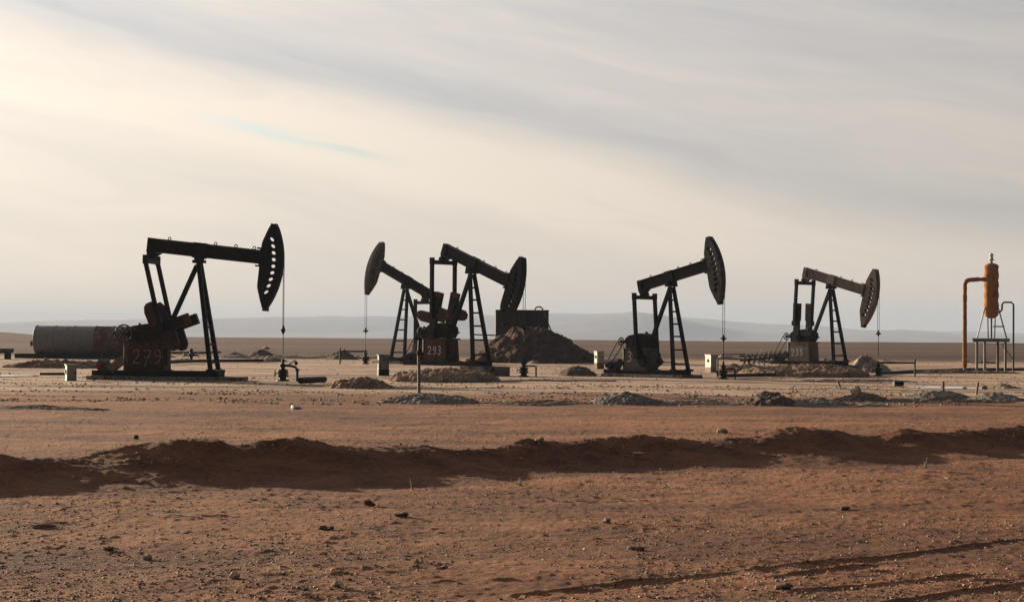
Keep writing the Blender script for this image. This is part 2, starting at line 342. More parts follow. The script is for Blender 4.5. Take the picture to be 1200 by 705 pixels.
RED_D, RED_L = (0.140, 0.056, 0.028), (0.340, 0.152, 0.076)
def soil(name, kind):
    mt, t, b = new_mat(name)
    p = t.new('ShaderNodeNewGeometry').outputs['Position']
    x, y, z = t.sep(p)
    pl = t.comb(t.math('MULTIPLY', x, 0.45), y, 0.0)
    n1 = t.noise(pl, 0.16, 5, 0.6, 0.6); n2 = t.noise(p, 1.1, 6, 0.65, 0.3); n3 = t.noise(p, 11.0, 5, 0.7); n4 = t.noise(p, 60.0, 3, 0.7)
    if kind == 'ground':
        mixf = t.math('ADD', t.math('MULTIPLY', n1, 0.5), t.math('ADD', t.math('MULTIPLY', n2, 0.3), t.math('MULTIPLY', n3, 0.2)))
        c = t.mix(t.rng(mixf, 0.36, 0.64), RED_D, RED_L)
        pd = t.noise(t.comb(t.math('MULTIPLY', x, 0.35), t.math('MULTIPLY', y, 0.8), 0.0), 0.9, 5, 0.65, 0.8)
        c = t.mix(t.math('MULTIPLY', t.rng(pd, 0.52, 0.63), 0.65), c, (0.100, 0.042, 0.024))
        # paler dried mud in patches, dark crumbs, pale grit
        c = t.mix(t.math('MULTIPLY', t.rng(n2, 0.55, 0.75), 0.35), c, (0.34, 0.215, 0.145))
        c = t.mix(t.math('MULTIPLY', t.rng(n3, 0.58, 0.72), 0.55), c, (0.085, 0.042, 0.028))
        c = t.mix(t.math('MULTIPLY', t.rng(n4, 0.60, 0.74), 0.65), c, (0.42, 0.31, 0.23))
        n5 = t.noise(t.comb(t.math('MULTIPLY', x, 1.0), t.math('MULTIPLY', y, 0.6), 0.0), 26.0, 3, 0.7)
        c = t.mix(t.math('MULTIPLY', t.rng(n5, 0.57, 0.68), 0.7), c, (0.060, 0.029, 0.019))
        s2 = t.noise(t.comb(t.math('MULTIPLY', x, 0.10), t.math('MULTIPLY', y, 0.7), 0.0), 0.55, 6, 0.68, 0.5)
        c = t.mix(t.math('MULTIPLY', t.rng(s2, 0.50, 0.60), 0.55), c, (0.092, 0.040, 0.024))
        # the worked oil field: trampled tan dust with dark oily streaks
        big = t.noise(t.comb(t.math('MULTIPLY', x, 0.30), y, 0.0), 0.075, 4, 0.6, 0.5)
        st = t.noise(t.comb(t.math('MULTIPLY', x, 0.22), y, 0.0), 0.42, 5, 0.65, 0.6)
        e = t.math('ADD', y, t.math('MULTIPLY', t.math('SUBTRACT', big, 0.5), 30.0))
        field = t.math('MULTIPLY', t.rng(e, 66, 76), t.rng(y, 185, 225, 1.0, 0.0))
        tan = t.mix(t.rng(st, 0.37, 0.56), (0.175, 0.100, 0.070), (0.520, 0.375, 0.275))
        tan = t.mix(t.math('MULTIPLY', t.rng(n2, 0.50, 0.64), 0.6), tan, (0.56, 0.46, 0.38))
        oil = t.noise(t.comb(t.math('MULTIPLY', x, 0.12), y, 0.0), 0.38, 5, 0.65, 0.5)
        tan = t.mix(t.math('MULTIPLY', t.rng(oil, 0.56, 0.61), 0.85), tan, (0.060, 0.043, 0.036))
        c = t.mix(t.math('MULTIPLY', field, 0.9), c, tan)
        # beyond: ploughed dark plain in bands
        fb = t.noise(t.comb(t.math('MULTIPLY', x, 0.035), y, 0.0), 0.022, 5, 0.65, 0.4)
        plain = t.mix(t.rng(fb, 0.36, 0.64), (0.040, 0.015, 0.008), (0.118, 0.046, 0.024))
        pn = t.noise(t.comb(t.math('MULTIPLY', x, 0.12), t.math('MULTIPLY', y, 0.35), 0.0), 0.35, 5, 0.7, 0.4)
        plain = t.mix(t.math('MULTIPLY', t.rng(pn, 0.5, 0.62), 0.6), plain, (0.030, 0.015, 0.010))
        c = t.mix(t.rng(y, 190, 240), c, plain)
        hgt = t.math('ADD', t.math('MULTIPLY', n3, 0.6), t.math('MULTIPLY', n4, 0.35))
        bump(t, b, hgt, 1.0, 0.07)
    else:
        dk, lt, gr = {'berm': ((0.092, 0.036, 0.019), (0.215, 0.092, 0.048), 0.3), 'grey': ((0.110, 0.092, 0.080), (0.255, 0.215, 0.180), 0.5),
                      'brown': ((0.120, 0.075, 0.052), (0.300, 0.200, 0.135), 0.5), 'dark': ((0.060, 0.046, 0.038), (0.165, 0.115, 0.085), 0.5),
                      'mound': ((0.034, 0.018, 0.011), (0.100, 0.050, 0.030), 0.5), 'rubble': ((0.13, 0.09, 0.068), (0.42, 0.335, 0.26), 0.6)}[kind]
        f = t.math('ADD', t.math('MULTIPLY', n2, 0.5), t.math('ADD', t.math('MULTIPLY', n3, 0.35), t.math('MULTIPLY', n1, 0.15)))
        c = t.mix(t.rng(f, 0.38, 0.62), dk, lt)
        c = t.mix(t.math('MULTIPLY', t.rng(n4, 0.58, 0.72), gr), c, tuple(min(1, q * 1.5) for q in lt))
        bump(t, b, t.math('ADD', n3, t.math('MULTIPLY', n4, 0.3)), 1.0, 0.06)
    t.put(b.inputs['Base Color'], c); b.inputs['Roughness'].default_value = 0.95; b.inputs['Specular IOR Level'].default_value = 0.15
    return mt
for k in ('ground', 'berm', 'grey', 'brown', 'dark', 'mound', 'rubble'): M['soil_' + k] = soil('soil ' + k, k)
def stone(name, a, bb):
    mt, t, b = new_mat(name)
    oi = t.new('ShaderNodeNewGeometry'); n = t.noise(oi.outputs['Position'], 9, 5, 0.6)
    r = t.math('ADD', t.math('MULTIPLY', oi.outputs['Random Per Island'], 0.7), t.math('MULTIPLY', n, 0.3))
    t.put(b.inputs['Base Color'], t.mix(t.rng(r, 0.15, 0.85), a, bb)); b.inputs['Roughness'].default_value = 0.9
    bump(t, b, n, 0.6, 0.02); return mt
M['gravel'] = stone('mixed gravel', (0.075, 0.040, 0.027), (0.52, 0.39, 0.29))
M['rubble'] = stone('dusty rubble', (0.075, 0.055, 0.043), (0.36, 0.27, 0.20))
M['rock'] = stone('tan rock', (0.22, 0.15, 0.11), (0.40, 0.29, 0.21))
M['clod'] = stone('dark clod', (0.075, 0.038, 0.025), (0.16, 0.085, 0.055))
M['berm_clod'] = stone('red earth clod', (0.090, 0.036, 0.020), (0.26, 0.13, 0.075))
M['twig'] = stone('dry twig', (0.16, 0.11, 0.075), (0.40, 0.31, 0.22))
def water():
    mt, t, b = new_mat('brine puddle'); p = t.new('ShaderNodeNewGeometry').outputs['Position']
    b.inputs['Base Color'].default_value = (0.26, 0.24, 0.21, 1); b.inputs['Roughness'].default_value = 0.08
    b.inputs['Specular IOR Level'].default_value = 0.6
    bump(t, b, t.noise(p, 3, 2), 0.05, 0.02); return mt
M['water'] = water()

# ------------------------------------------------------------------ ground sheet
u_in = np.linspace(-0.30, 0.30, 780); u_out = np.linspace(0.30, 0.60, 40)[1:]
U = np.concatenate([-u_out[::-1], u_in, u_out])
rows = list(np.linspace(-45, 8, 14)) + list(np.linspace(8, 14.8, 24)[1:])
pxs = np.arange(FPX * HC / 15.0, FPX * HC / 110.0, -0.55)
rows += list(FPX * HC / pxs)
rows += list(np.geomspace(rows[-1], 260, 110)[1:]) + list(np.geomspace(260, 700, 90)[1:]) + list(np.geomspace(700, 11500, 60)[1:])
rows = np.array(rows)
Wd = np.maximum(rows, 26.0)
X = U[None, :] * Wd[:, None]; Y = np.repeat(rows[:, None], len(U), 1)
grid_mesh('ground', X, Y, gz(X, Y), M['soil_ground'])['kind'] = 'structure'

# ------------------------------------------------------------------ distant hills
def ridge(name, pts, d, depth, seed):
    px = np.linspace(-900, 2100, 700); tab = np.array(pts)
    hy = np.interp(px, tab[:, 0], tab[:, 1]) - 1.6 * fbm(px / 60.0, px * 0, 4, seed)
    t = np.linspace(0, 1, 26)
    X = np.zeros((26, len(px))); Y = X.copy(); Z = X.copy()
    for j, (p, h) in enumerate(zip(px, hy)):
        top = at_depth(p, h, d)
        for i, tt in enumerate(t):
            prof = math.sin(min(tt / 0.62, 1) * math.pi / 2) ** 1.5 if tt <= 0.62 else math.cos((tt - 0.62) / 0.38 * math.pi / 2)
            X[i, j] = top.x; Y[i, j] = d + (tt - 0.62) * depth; Z[i, j] = -17.0 + (top.z + 17.0) * prof
    Z += (6.0 * fbm(X / 260.0, Y / 260.0, 4, seed + 5)) * (np.sin(t * math.pi)[:, None])
    hm, tt_, b = new_mat('hill scrub'); p = tt_.new('ShaderNodeNewGeometry').outputs['Position']
    tt_.put(b.inputs['Base Color'], tt_.mix(tt_.rng(tt_.noise(p, 0.006, 5), 0.35, 0.65), (0.11, 0.085, 0.06), (0.20, 0.15, 0.11))); b.inputs['Roughness'].default_value = 1
    grid_mesh(name, X, Y, Z, hm)['kind'] = 'structure'
ridge('hills', [(-900, 380), (0, 377), (120, 375), (200, 373), (300, 371.5), (400, 369.5), (480, 370), (560, 369.5), (640, 366), (700, 367), (735, 367), (800, 371), (860, 377), (930, 381), (1000, 385), (1060, 386.5), (1120, 389), (1200, 390), (2100, 392)], 9000, 2600, 3)
ridge('near_hills', [(-900, 392), (0, 392), (380, 391), (560, 386), (640, 378), (700, 370), (742, 365.5), (775, 370), (820, 379), (870, 386), (930, 390), (985, 389.5), (1030, 388), (1058, 386.5), (1090, 389), (1140, 392), (1200, 393), (2100, 394)], 7200, 1600, 9)

# ------------------------------------------------------------------ haze
hz = MB().box((0, 5900, 57.0), (15400, 12800, 160.0))
hm = bpy.data.materials.new('haze air'); hm.use_nodes = True; ht = NT(hm.node_tree); ht.n.clear()
ho = ht.new('ShaderNodeOutputMaterial'); pv = ht.new('ShaderNodeVolumePrincipled')
pv.inputs['Color'].default_value = (0.51, 0.62, 0.82, 1); pv.inputs['Density'].default_value = 0.00015; pv.inputs['Anisotropy'].default_value = 0.0
ht.l.new(pv.outputs[0], ho.inputs['Volume'])
hob = hz.build('haze', hm); hob['kind'] = 'stuff'

# ------------------------------------------------------------------ earth ridge crossing the foreground
BA, BB = Vector((-7.28, 28.3)), Vector((10.2, 39.7))
BD = (BB - BA).normalized(); BN = Vector((-BD.y, BD.x))
crest = np.array([(-200, 532), (0, 534), (60, 545), (110, 536), (150, 526), (240, 516), (290, 518), (350, 511), (390, 517), (430, 522), (480, 517), (520, 522), (565, 524), (620, 512), (660, 516), (700, 513), (760, 507), (800, 512), (850, 511), (900, 503), (940, 498), (980, 503), (1020, 509), (1050, 501), (1085, 508), (1115, 503), (1160, 502), (1200, 497), (1400, 490)])
s = np.linspace(-14, 36, 1700); t = np.concatenate([np.linspace(-3.4, 2.6, 110)])
hs = []
for q in s:
    p = BA + BD * q; px = 600 + FPX * p.x / p.y
    yh = 396.5 + (px - 600) * ROLL
    hs.append(max(0.33 if -60 < px < 150 else 0.28, 0.05 * float(px < 260) + HC - (float(np.interp(px, crest[:, 0], crest[:, 1])) - yh) / FPX * p.y))
hs = np.array(hs); ker = np.exp(-np.linspace(-2.2, 2.2, 21) ** 2); hs = np.convolve(np.pad(hs, 10, mode='edge'), ker / ker.sum(), 'valid')
k2 = np.ones(161) / 161; wide = np.convolve(np.pad(hs, 80, mode='edge'), k2, 'valid'); hs = np.maximum(0.34, wide + 1.2 * (hs - wide))
S, T = np.meshgrid(s, t)
Xb = BA.x + BD.x * S + BN.x * T; Yb = BA.y + BD.y * S + BN.y * T
wv = T + 0.30 * fbm(S * 0.5, S * 0, 3, 70) + 0.16 * fbm(S * 1.6, T * 1.3, 3, 72)
sig = np.where(wv < 0, 1.45, 1.1) * (0.9 + 0.25 * fbm(S * 0.35, S * 0, 2, 75))
pr = np.exp(-np.abs(wv / sig * 1.15) ** 1.6)
toe = np.exp(-((T + 1.6 + 0.5 * fbm(S * 0.6, S * 0, 2, 77)) / 0.9) ** 2) * 0.04
hgt = hs[None, :] * pr * (1 + 0.07 * fbm(S * 2.2, T * 2.2, 3, 73)) + toe * (0.5 + fbm(S * .9, T * .9, 3, 78)) + 0.035 * pr * fbm(S * 4, T * 4, 3, 74) + 0.014 * pr * fbm(S * 13, T * 13, 2, 79)
edge = sstep(0, 0.5, T + 3.4) * (1 - sstep(2.1, 2.6, T))
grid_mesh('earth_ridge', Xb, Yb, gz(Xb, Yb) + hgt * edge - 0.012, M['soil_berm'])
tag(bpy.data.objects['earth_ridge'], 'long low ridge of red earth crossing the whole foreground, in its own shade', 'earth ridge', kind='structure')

# ------------------------------------------------------------------ heaps of earth
def heap(name, label, px, py, wpx, hpx, deep, mat, seed, cat='earth heap', group='heaps of earth on the oil field', flat=1.0, lobes=0, rough=0.35, skew=0.0, plateau=0.0):
    c = ground_at(px, py); d = c.y; ppm = FPX / d
    hw = wpx / ppm / 2; h = hpx / ppm; c.y += deep * 0.45
    n = int(min(200, max(70, wpx * 1.3))); k = max(40, int(n * 0.6))
    gx, gy = np.meshgrid(np.linspace(-1.15, 1.15, n), np.linspace(-1.15, 1.15, k))
    X = c.x + gx * hw; Y = c.y + gy * deep
    rr = np.hypot(gx - skew * (1 - np.abs(gx)), gy) + 0.16 * fbm(X * 1.1, Y * 1.1, 3, seed)
    pr = np.clip(1 - rr, 0, 1) ** flat
    pr = pr / max(pr.max(), 1e-3)
    if plateau: pr = np.minimum(1.0, pr / plateau)
    if lobes: pr = pr * (0.62 + 0.38 * (vn(X * lobes, Y * lobes, seed + 9)) * 1.6)
    z = h * pr * (1 + rough * fbm(X * 1.7, Y * 1.7, 4, seed + 3)) + (0.22 * rough * np.minimum(h, .9) * fbm(X * 4, Y * 4, 3, seed + 4) + 0.20 * np.minimum(h, .45) * fbm(X * 8, Y * 8, 3, seed + 6)) * (pr > .02)
    o = grid_mesh(name, X - c.x, Y - c.y, gz(X, Y) + z - 0.02, M[mat])
    o.location = (c.x, c.y, 0)
    return tag(o, label, cat, group)
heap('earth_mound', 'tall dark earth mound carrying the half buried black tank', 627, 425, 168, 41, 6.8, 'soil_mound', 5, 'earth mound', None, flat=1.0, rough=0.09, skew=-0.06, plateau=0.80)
heap('earth_heap', 'brown heap between the wellhead of pump 279 and the small grey cabinet', 420, 455, 84, 13, 1.7, 'soil_brown', 11, flat=0.7)
heap('earth_heap', 'low wide heap of grey gravel at the foot of the slim post', 500, 472, 128, 11, 2.0, 'soil_grey', 12, flat=0.6)
heap('earth_heap', 'low dark strip of earth right of the slim post', 622, 474, 96, 6, 1.1, 'soil_dark', 13, flat=0.6, lobes=1.5)
heap('earth_heap', 'grey brown heap nearest the picture centre, right of the dark strip', 735, 474, 96, 13, 1.7, 'soil_grey', 14, flat=0.7)
heap('earth_heap', 'dark crumbly heap in front of the valve manifold', 905, 475, 68, 17, 1.6, 'soil_dark', 15, flat=0.75, rough=0.5)
heap('earth_heap', 'flat grey tail of earth trailing right of the dark crumbly heap', 962, 475, 84, 9, 1.3, 'soil_grey', 16, flat=0.7)
heap('earth_heap', 'earth pile topped by a pale stone, behind the two short stakes', 1015, 470, 70, 11, 1.5, 'soil_dark', 17, flat=0.7, lobes=1.3)
heap('earth_heap', 'grey heap at the foot of the upright short stake', 1105, 467, 82, 10, 1.6, 'soil_grey', 18, flat=0.7, lobes=1.1)
heap('earth_heap', 'grey heap running out of the right edge of the picture', 1172, 469, 70, 10, 1.5, 'soil_grey', 19, flat=0.7)
heap('earth_heap', 'pale earth bank under pump 293 and its concrete pad', 520, 447, 130, 15, 3.6, 'soil_brown', 20, flat=0.35, rough=0.3)
heap('earth_heap', 'earth bank under the pumpjack marked 235', 950, 441, 160, 14, 4.6, 'soil_brown', 21, flat=0.35, rough=0.25)
heap('earth_heap', 'rubble pile behind the wellhead beside pump 235', 1020, 436, 62, 17, 2.2, 'soil_rubble', 22, flat=0.8, lobes=1.5, rough=0.6)
heap('earth_heap', 'low heap by the valve manifold, left of pump 235', 880, 436, 60, 11, 2.0, 'soil_brown', 23, flat=0.7)
heap('earth_heap', 'dark heap far behind the wellhead of pump 279', 304, 419, 40, 10, 3.2, 'soil_dark', 24, flat=0.8, rough=0.5)
heap('earth_heap', 'dark heap far left of the backmost wellhead', 400, 421, 38, 11, 3.0, 'soil_dark', 25, flat=0.8, rough=0.5)
heap('earth_heap', 'pale grey heap left of the far dark heap behind pump 279', 272, 419, 40, 6, 2.6, 'soil_grey', 26, flat=0.7)
heap('earth_heap', 'rough bank of earth along the front of the lying tank', 62, 431, 130, 10, 2.4, 'soil_brown', 27, flat=0.5, lobes=0.8, rough=0.5)
heap('earth_heap', 'small dark heap right of the big mound', 677, 440, 48, 12, 1.5, 'soil_dark', 28, flat=0.8, rough=0.4)
heap('earth_heap', 'pale rubble heap at the right foot of the big mound', 690, 425, 34, 7, 2.5, 'soil_rubble', 29, flat=0.8, lobes=1.5)
heap('earth_heap', 'small earth heap behind the white cabinet by the low wellhead', 862, 436, 46, 9, 2.4, 'soil_brown', 30, flat=0.8)
heap('earth_heap', 'small broken heap behind the two short stakes near the right edge', 1180, 455, 44, 6, 1.2, 'soil_rubble', 31, flat=0.8, lobes=2)
heap('earth_heap', 'long low bank of earth behind the steel table with the rusty vessel', 1130, 437, 150, 5, 2.0, 'soil_dark', 32, flat=0.6, lobes=1.0)

for lab, px, py, wd, hp, dp, mt, sd_ in (
    ('thin broken strip of dark spoil left of the grey brown heap nearest the picture centre', 640, 473, 150, 5, .9, 'soil_dark', 61),
    ('thin broken strip of grey spoil between the centre heap and the dark crumbly heap', 815, 474, 130, 5, .9, 'soil_grey', 62),
    ('low rubble strip linking the dark crumbly heap to the pile with the pale stone', 985, 475, 120, 6, 1.0, 'soil_rubble', 63),
    ('low dark strip of spoil along the foot of the two stakes', 1095, 471, 200, 5, 1.0, 'soil_dark', 64),
    ('faint dark strip of spoil on the open soil left of the sack', 55, 479, 150, 4, .8, 'soil_dark', 65),
    ('pale crumbled strip behind the left facing pumpjack', 405, 420, 90, 4, 3.0, 'soil_rubble', 66),
    ('pale crumbled strip behind pump 279', 330, 420, 120, 3.5, 3.0, 'soil_rubble', 67),
    ('low broken strip of earth right of the big mound', 740, 425, 110, 4, 3.0, 'soil_rubble', 68),
    ('low broken strip of earth in front of the right wellhead', 1010, 447, 140, 3, 1.4, 'soil_brown', 69)):
    heap('spoil_strip', lab, px, py, wd, hp, dp, mt, sd_, 'spoil strip', 'low strips of spoil on the oil field', flat=0.45, lobes=1.7, rough=0.6)

random.seed(31)
for q in range(22):
    heap('rubble_heap', 'small low rubble heap scattered in the stony belt behind the pumpjacks', random.uniform(180, 1180), random.uniform(418, 426), random.uniform(14, 40), random.uniform(3, 6), random.uniform(1.2, 2.6), random.choice(['soil_rubble', 'soil_grey', 'soil_dark', 'soil_brown']), 80 + q, 'rubble heap', 'small rubble heaps behind the pumpjacks', flat=.7, lobes=1.2, rough=.5)
# ------------------------------------------------------------------ pumpjack
DIG = {'2': [[(0.05, .75), (.15, .95), (.5, 1.0), (.8, .85), (.8, .62), (.5, .35), (.05, .04), (.5, .06), (1.0, .02)]],
       '7': [[(0.0, .88), (.35, 1.0), (1.0, .92), (.75, .6), (.5, .25), (.3, -.2)], [(.2, .45), (.85, .5)]],
       '9': [[(.85, .75), (.6, 1.0), (.2, .9), (.1, .65), (.4, .48), (.8, .62), (.85, .85), (.9, .45), (.7, .1), (.3, .0)]],
       '3': [[(.1, .95), (.5, 1.0), (.85, .8), (.6, .56), (.3, .53), (.7, .48), (.9, .22), (.5, .0), (.08, .1)]],
       '5': [[(.9, 1.0), (.25, .96), (.2, .58), (.65, .6), (.88, .3), (.55, .02), (.1, .08)]]}
def digits(parent, txt, x0, z0, yy, w_, h_, gap, mat, r=0.022):
    for k, ch in enumerate(txt):
        mb = MB()
        for st in DIG[ch]:
            pts = [Vector((x0 + k * gap + a * w_ + b * 0.06 * h_, yy, z0 + b * h_)) for a, b in st]
            fine = []
            for a, b in zip(pts[:-1], pts[1:]):
                for q in range(3): fine.append(a.lerp(b, q / 3.0))
            fine.append(pts[-1])
            for a, b in zip(fine[:-1], fine[1:]):
                e = (b - a) * 0.12; rr = r * random.uniform(.75, 1.2)
                mb.bar(a - e, b + e, rr * 2, 0.008, (0, 1, 0))
        mb.build('painted_digit', mat, parent)

def pumpjack(px, d, yaw, tilt, crank, sc, label, num=None, zb=0.0, flip=False, weights=True, paint='black', ped='brown', arm=2.45, numspec=None, headmat=None, beltside=-1, motor='bluepaint', rodlen=0.85, pitfix=None):
    base = col_at(px, d, zb)
    cy = math.cos(yaw)
    root = empty('pumpjack', base, yaw, sc)
    tag(root, label, 'pumpjack', 'pumpjacks working the oil field')
    K = M[paint]; P = M[ped]; HM = M[headmat or paint]
    near = 1 if flip else -1                # the local y side that faces the camera
    ZP = 5.83
    # skid
    mb = MB()
    for sy in (-1, 1): mb.hbar((-5.05, sy * .55, .32), (1.15, sy * .55, .32), .2, .26)
    for xx in (-4.95, -3.3, -1.5, 0.2, 1.05): mb.bar((xx, -.45, .32), (xx, .45, .32), .18, .2)
    mb.box((0.85, 0, .45), (.5, 1.75, .1)); mb.build('skid', K, root)
    # samson post legs with rungs and braces
    TW, BW = .17, .70; top = Vector((.02, 0, ZP - .28)); fx = .80
    for sy in (-1, 1):
        a = Vector((.02, sy * TW, ZP - .25)); b = Vector((fx, sy * BW, .50))
        MB().hbar(a, b, .17, .2, (1, 0, 0)).box((fx, sy * BW, .52), (.34, .3, .05)).build('leg', K, root)
    for q in (.16, .30, .45, .60, .76, .93):
        zz = .5 + (ZP - .75) * (1 - q); f = q
        hw = TW + (BW - TW) * f; xx = .02 + (fx - .02) * f
        MB().bar((xx, -hw, zz), (xx, hw, zz), .07, .10).build('rung', K, root)
    MB().hbar((-.1, 0, ZP - .35), (-1.70, 0, 1.95), .2, .2, (0, 1, 0)).box((-1.66, 0, 1.95), (.3, .5, .1)).build('brace', K, root)
    mb = MB(); mb.box((0, 0, ZP - .17), (.52, .62, .14)); mb.tube([(0, -.42, ZP - .02), (0, .42, ZP - .02)], .14, 12)
    mb.box((0, -.3, ZP - .06), (.3, .12, .2)); mb.box((0, .3, ZP - .06), (.3, .12, .2)); mb.build('saddle_bearing', K, root)
    # walking beam (local rotation baked in)
    ct, st_ = math.cos(tilt), math.sin(tilt)
    def rot(v): return Vector((v.x * ct - v.z * st_, v.y, ZP + v.x * st_ + v.z * ct))
    mb = MB()
    mb.box((.22, 0, .36), (5.56, .16, .56)); mb.box((.22, 0, .675), (5.60, .36, .06)); mb.box((.22, 0, .065), (5.60, .36, .06))
    mb.box((0, 0, .36), (.62, .42, .74)); mb.box((-2.42, 0, .36), (.30, .40, .70))
    for xx in (-1.55, .72, 1.72, 2.62): mb.ring((xx, 0, .76), .07, .025, 'y', 10, 5)
    mb.prism([(-2.55, .03), (-2.55, -.12), (-2.42, -.34), (-2.2, -.34), (-2.06, -.12), (-1.85, .03)], -.16, .16)
    mb.xform(rot).build('walking_beam', HM if headmat == 'dusty' else K, root)
    # horsehead: two cheek plates with nine slots and the curved track plate
    R = 4.06; HW, HH = (.135, .085) if num == '279' else (.165, .105)
    def xin(zv): return float(np.interp(abs(zv), [0, 1.05, 1.9, 2.0], [3.0, 3.0, 3.29, 3.36]))
    def xout(zv): return math.sqrt(R * R - zv * zv)
    mb = MB(); N = 16
    zs = [-2.0, -1.72] + [-1.4175 + .315 * k for k in range(10)] + [1.72, 2.0]
    for (ya, yb) in ((-.17, -.14), (.14, .17)):
        for z0, z1 in zip(zs[:-1], zs[1:]):
            hole = abs(z1 - z0 - .315) < 1e-3
            A = (xin(z0), z0); B = (xout(z0), z0); Cc = (xout(z1), z1); D = (xin(z1), z1)
            if not hole:
                for yy in (ya, yb): mb.add([(q[0], yy, q[1]) for q in (A, B, Cc, D)], [[0, 1, 2, 3]])
            else:
                zc = (z0 + z1) / 2; xc = xout(zc) - .42
                hp = []; bp = []
                sl = zc * .16
                for k in range(N):
                    a = 2 * math.pi * k / N
                    hp.append((xc + HW * math.cos(a), zc + HH * math.sin(a) - sl * .125 * math.cos(a) * 2))
                    # walk the border of the cell
                    dx, dz = math.cos(a), math.sin(a)
                    tz = (.1575 / abs(dz)) if abs(dz) > 1e-6 else 9
                    lim = (xout(zc) - xc) if dx > 0 else (xc - xin(zc))
                    tx = lim / abs(dx) if abs(dx) > 1e-6 else 9
                    tt = min(tx, tz); zz = zc + dz * tt
                    xx = xc + dx * tt
                    if tx < tz: xx = xout(zz) if dx > 0 else xin(zz)
                    bp.append((xx, zz))
                fr = lambda q, w: [(e[0], w, e[1]) for e in q]
                for yy in (ya, yb):
                    mb.add(fr(hp, yy) + fr(bp, yy), [[k, (k + 1) % N, N + (k + 1) % N, N + k] for k in range(N)])
                    for cx, cz in ((xin(z0), z0), (xin(z1), z1), (xout(z0), z0), (xout(z1), z1)):   # corners left by the fan
                        pass
                    order = [(A, 'l', -1), (B, 'r', -1), (Cc, 'r', 1), (D, 'l', 1)]
                    for q, sd_, vs_ in order:
                        best = sorted(range(N), key=lambda k: (bp[k][0] - q[0]) ** 2 + (bp[k][1] - q[1]) ** 2)
                        i = best[0]; cand = [(i, (i + 1) % N), ((i - 1) % N, i)]
                        i0, i1 = max(cand, key=lambda ij: -((bp[ij[0]][0] - q[0]) ** 2 + (bp[ij[0]][1] - q[1]) ** 2 + (bp[ij[1]][0] - q[0]) ** 2 + (bp[ij[1]][1] - q[1]) ** 2))
                        mb.add([(bp[i0][0], yy, bp[i0][1]), (q[0], yy, q[1]), (bp[i1][0], yy, bp[i1][1])], [[0, 1, 2]])
                mb.add(fr(hp, ya) + fr(hp, yb), [[k, N + k, N + (k + 1) % N, (k + 1) % N] for k in range(N)])
        inn = [(xin(q), q) for q in zs]
        for q0, q1 in zip(inn[:-1], inn[1:]): mb.add([(q0[0], ya, q0[1]), (q0[0], yb, q0[1]), (q1[0], yb, q1[1]), (q1[0], ya, q1[1])], [[0, 1, 2, 3]])
    an = np.linspace(-29.5, 29.5, 25)
    for a0, a1 in zip(an[:-1], an[1:]):
        q = [(R * math.cos(RAD(a)), R * math.sin(RAD(a))) for a in (a0, a1)]; e = [((R + .05) * math.cos(RAD(a)), (R + .05) * math.sin(RAD(a))) for a in (a0, a1)]
        vs = [(q[0][0], -.22, q[0][1]), (e[0][0], -.22, e[0][1]), (e[1][0], -.22, e[1][1]), (q[1][0], -.22, q[1][1])]
        vs += [(v[0], .22, v[2]) for v in vs]
        mb.add(vs, [[0, 1, 2, 3], [7, 6, 5, 4], [1, 5, 6, 2], [0, 3, 7, 4], [0, 4, 5, 1], [3, 2, 6, 7]])
    for q0, q1 in ((-1.98, -1.05), (-1.05, 1.05), (1.05, 1.98)): mb.bar((xin(q0) + .012, 0, q0), (xin(q1) + .012, 0, q1), .27, .02, (1, 0, 0))  # back plates added to shut out light, so the inside behind the slots stays dark
    for q in (-1.9, -1.55, -1.2, -.85, -.5, -.2, 1.25, 1.6): mb.box((xin(q) + .03, 0, q), (.05, .24, .10))
    mb.box((3.46, 0, 1.99), (.28, .34, .03)); mb.box((3.46, 0, -1.99), (.28, .34, .03))
    hh = mb.xform(rot).build('horsehead', HM, root)
    mb = MB(); mb.box((3.50, 0, -2.08), (.26, .32, .16)); mb.xform(rot).build('tip_plate', M['rust'] if flip or num == '279' else M['brown'], hh)
    mb = MB(); mb.box((3.02, 0, .36), (.10, .46, .78)); mb.box((2.92, 0, .78), (.26, .3, .08)); mb.box((2.92, 0, -.06), (.26, .3, .08)); mb.xform(rot).build('hinge_plate', K, hh)
    # bridle, carrier bar, polished rod
    cx = R + .07
    for sy in (-1, 1):
        pts = [rot(Vector(((R + .07) * math.cos(a), sy * .09, (R + .07) * math.sin(a)))) for a in np.linspace(RAD(27), max(-tilt, RAD(-27)) if -tilt < RAD(27) else RAD(26), 9)]
        MB().tube(pts + [(cx, sy * .09, 2.45)], .016, 6).build('bridle_cable', M['cable'], root)
    mb = MB(); mb.box((cx, 0, 2.42), (.12, .42, .10)); mb.lathe([(.0, -.2), (.05, -.16), (.09, -.05), (.09, .06), (.05, .2), (0, .24)], (cx, 0, 2.42), 10); mb.build('carrier_bar', K, root)
    MB().tube([(cx, 0, 2.4), (cx, 0, rodlen)], .022, 8).build('polished_rod', M['cable'], root)
    # equaliser, pitman arms, cranks
    te = rot(Vector((-2.31, 0, -.40))); EL = .97
    HX, HZ = -2.55, 2.12
    pin = Vector((HX + math.cos(crank) * 1.02, 0, HZ + math.sin(crank) * 1.02))
    mb = MB(); mb.bar((te.x, -EL - .04, te.z), (te.x, EL + .04, te.z), .26, .24); mb.box((te.x, 0, te.z + .16), (.34, .3, .2)); mb.tube([(te.x, -.3, te.z + .2), (te.x, .3, te.z + .2)], .13, 10)
    for sy in (-1, 1): mb.box((te.x, sy * EL, te.z + .06), (.22, .22, .42))
    mb.build('equalizer', K, root)
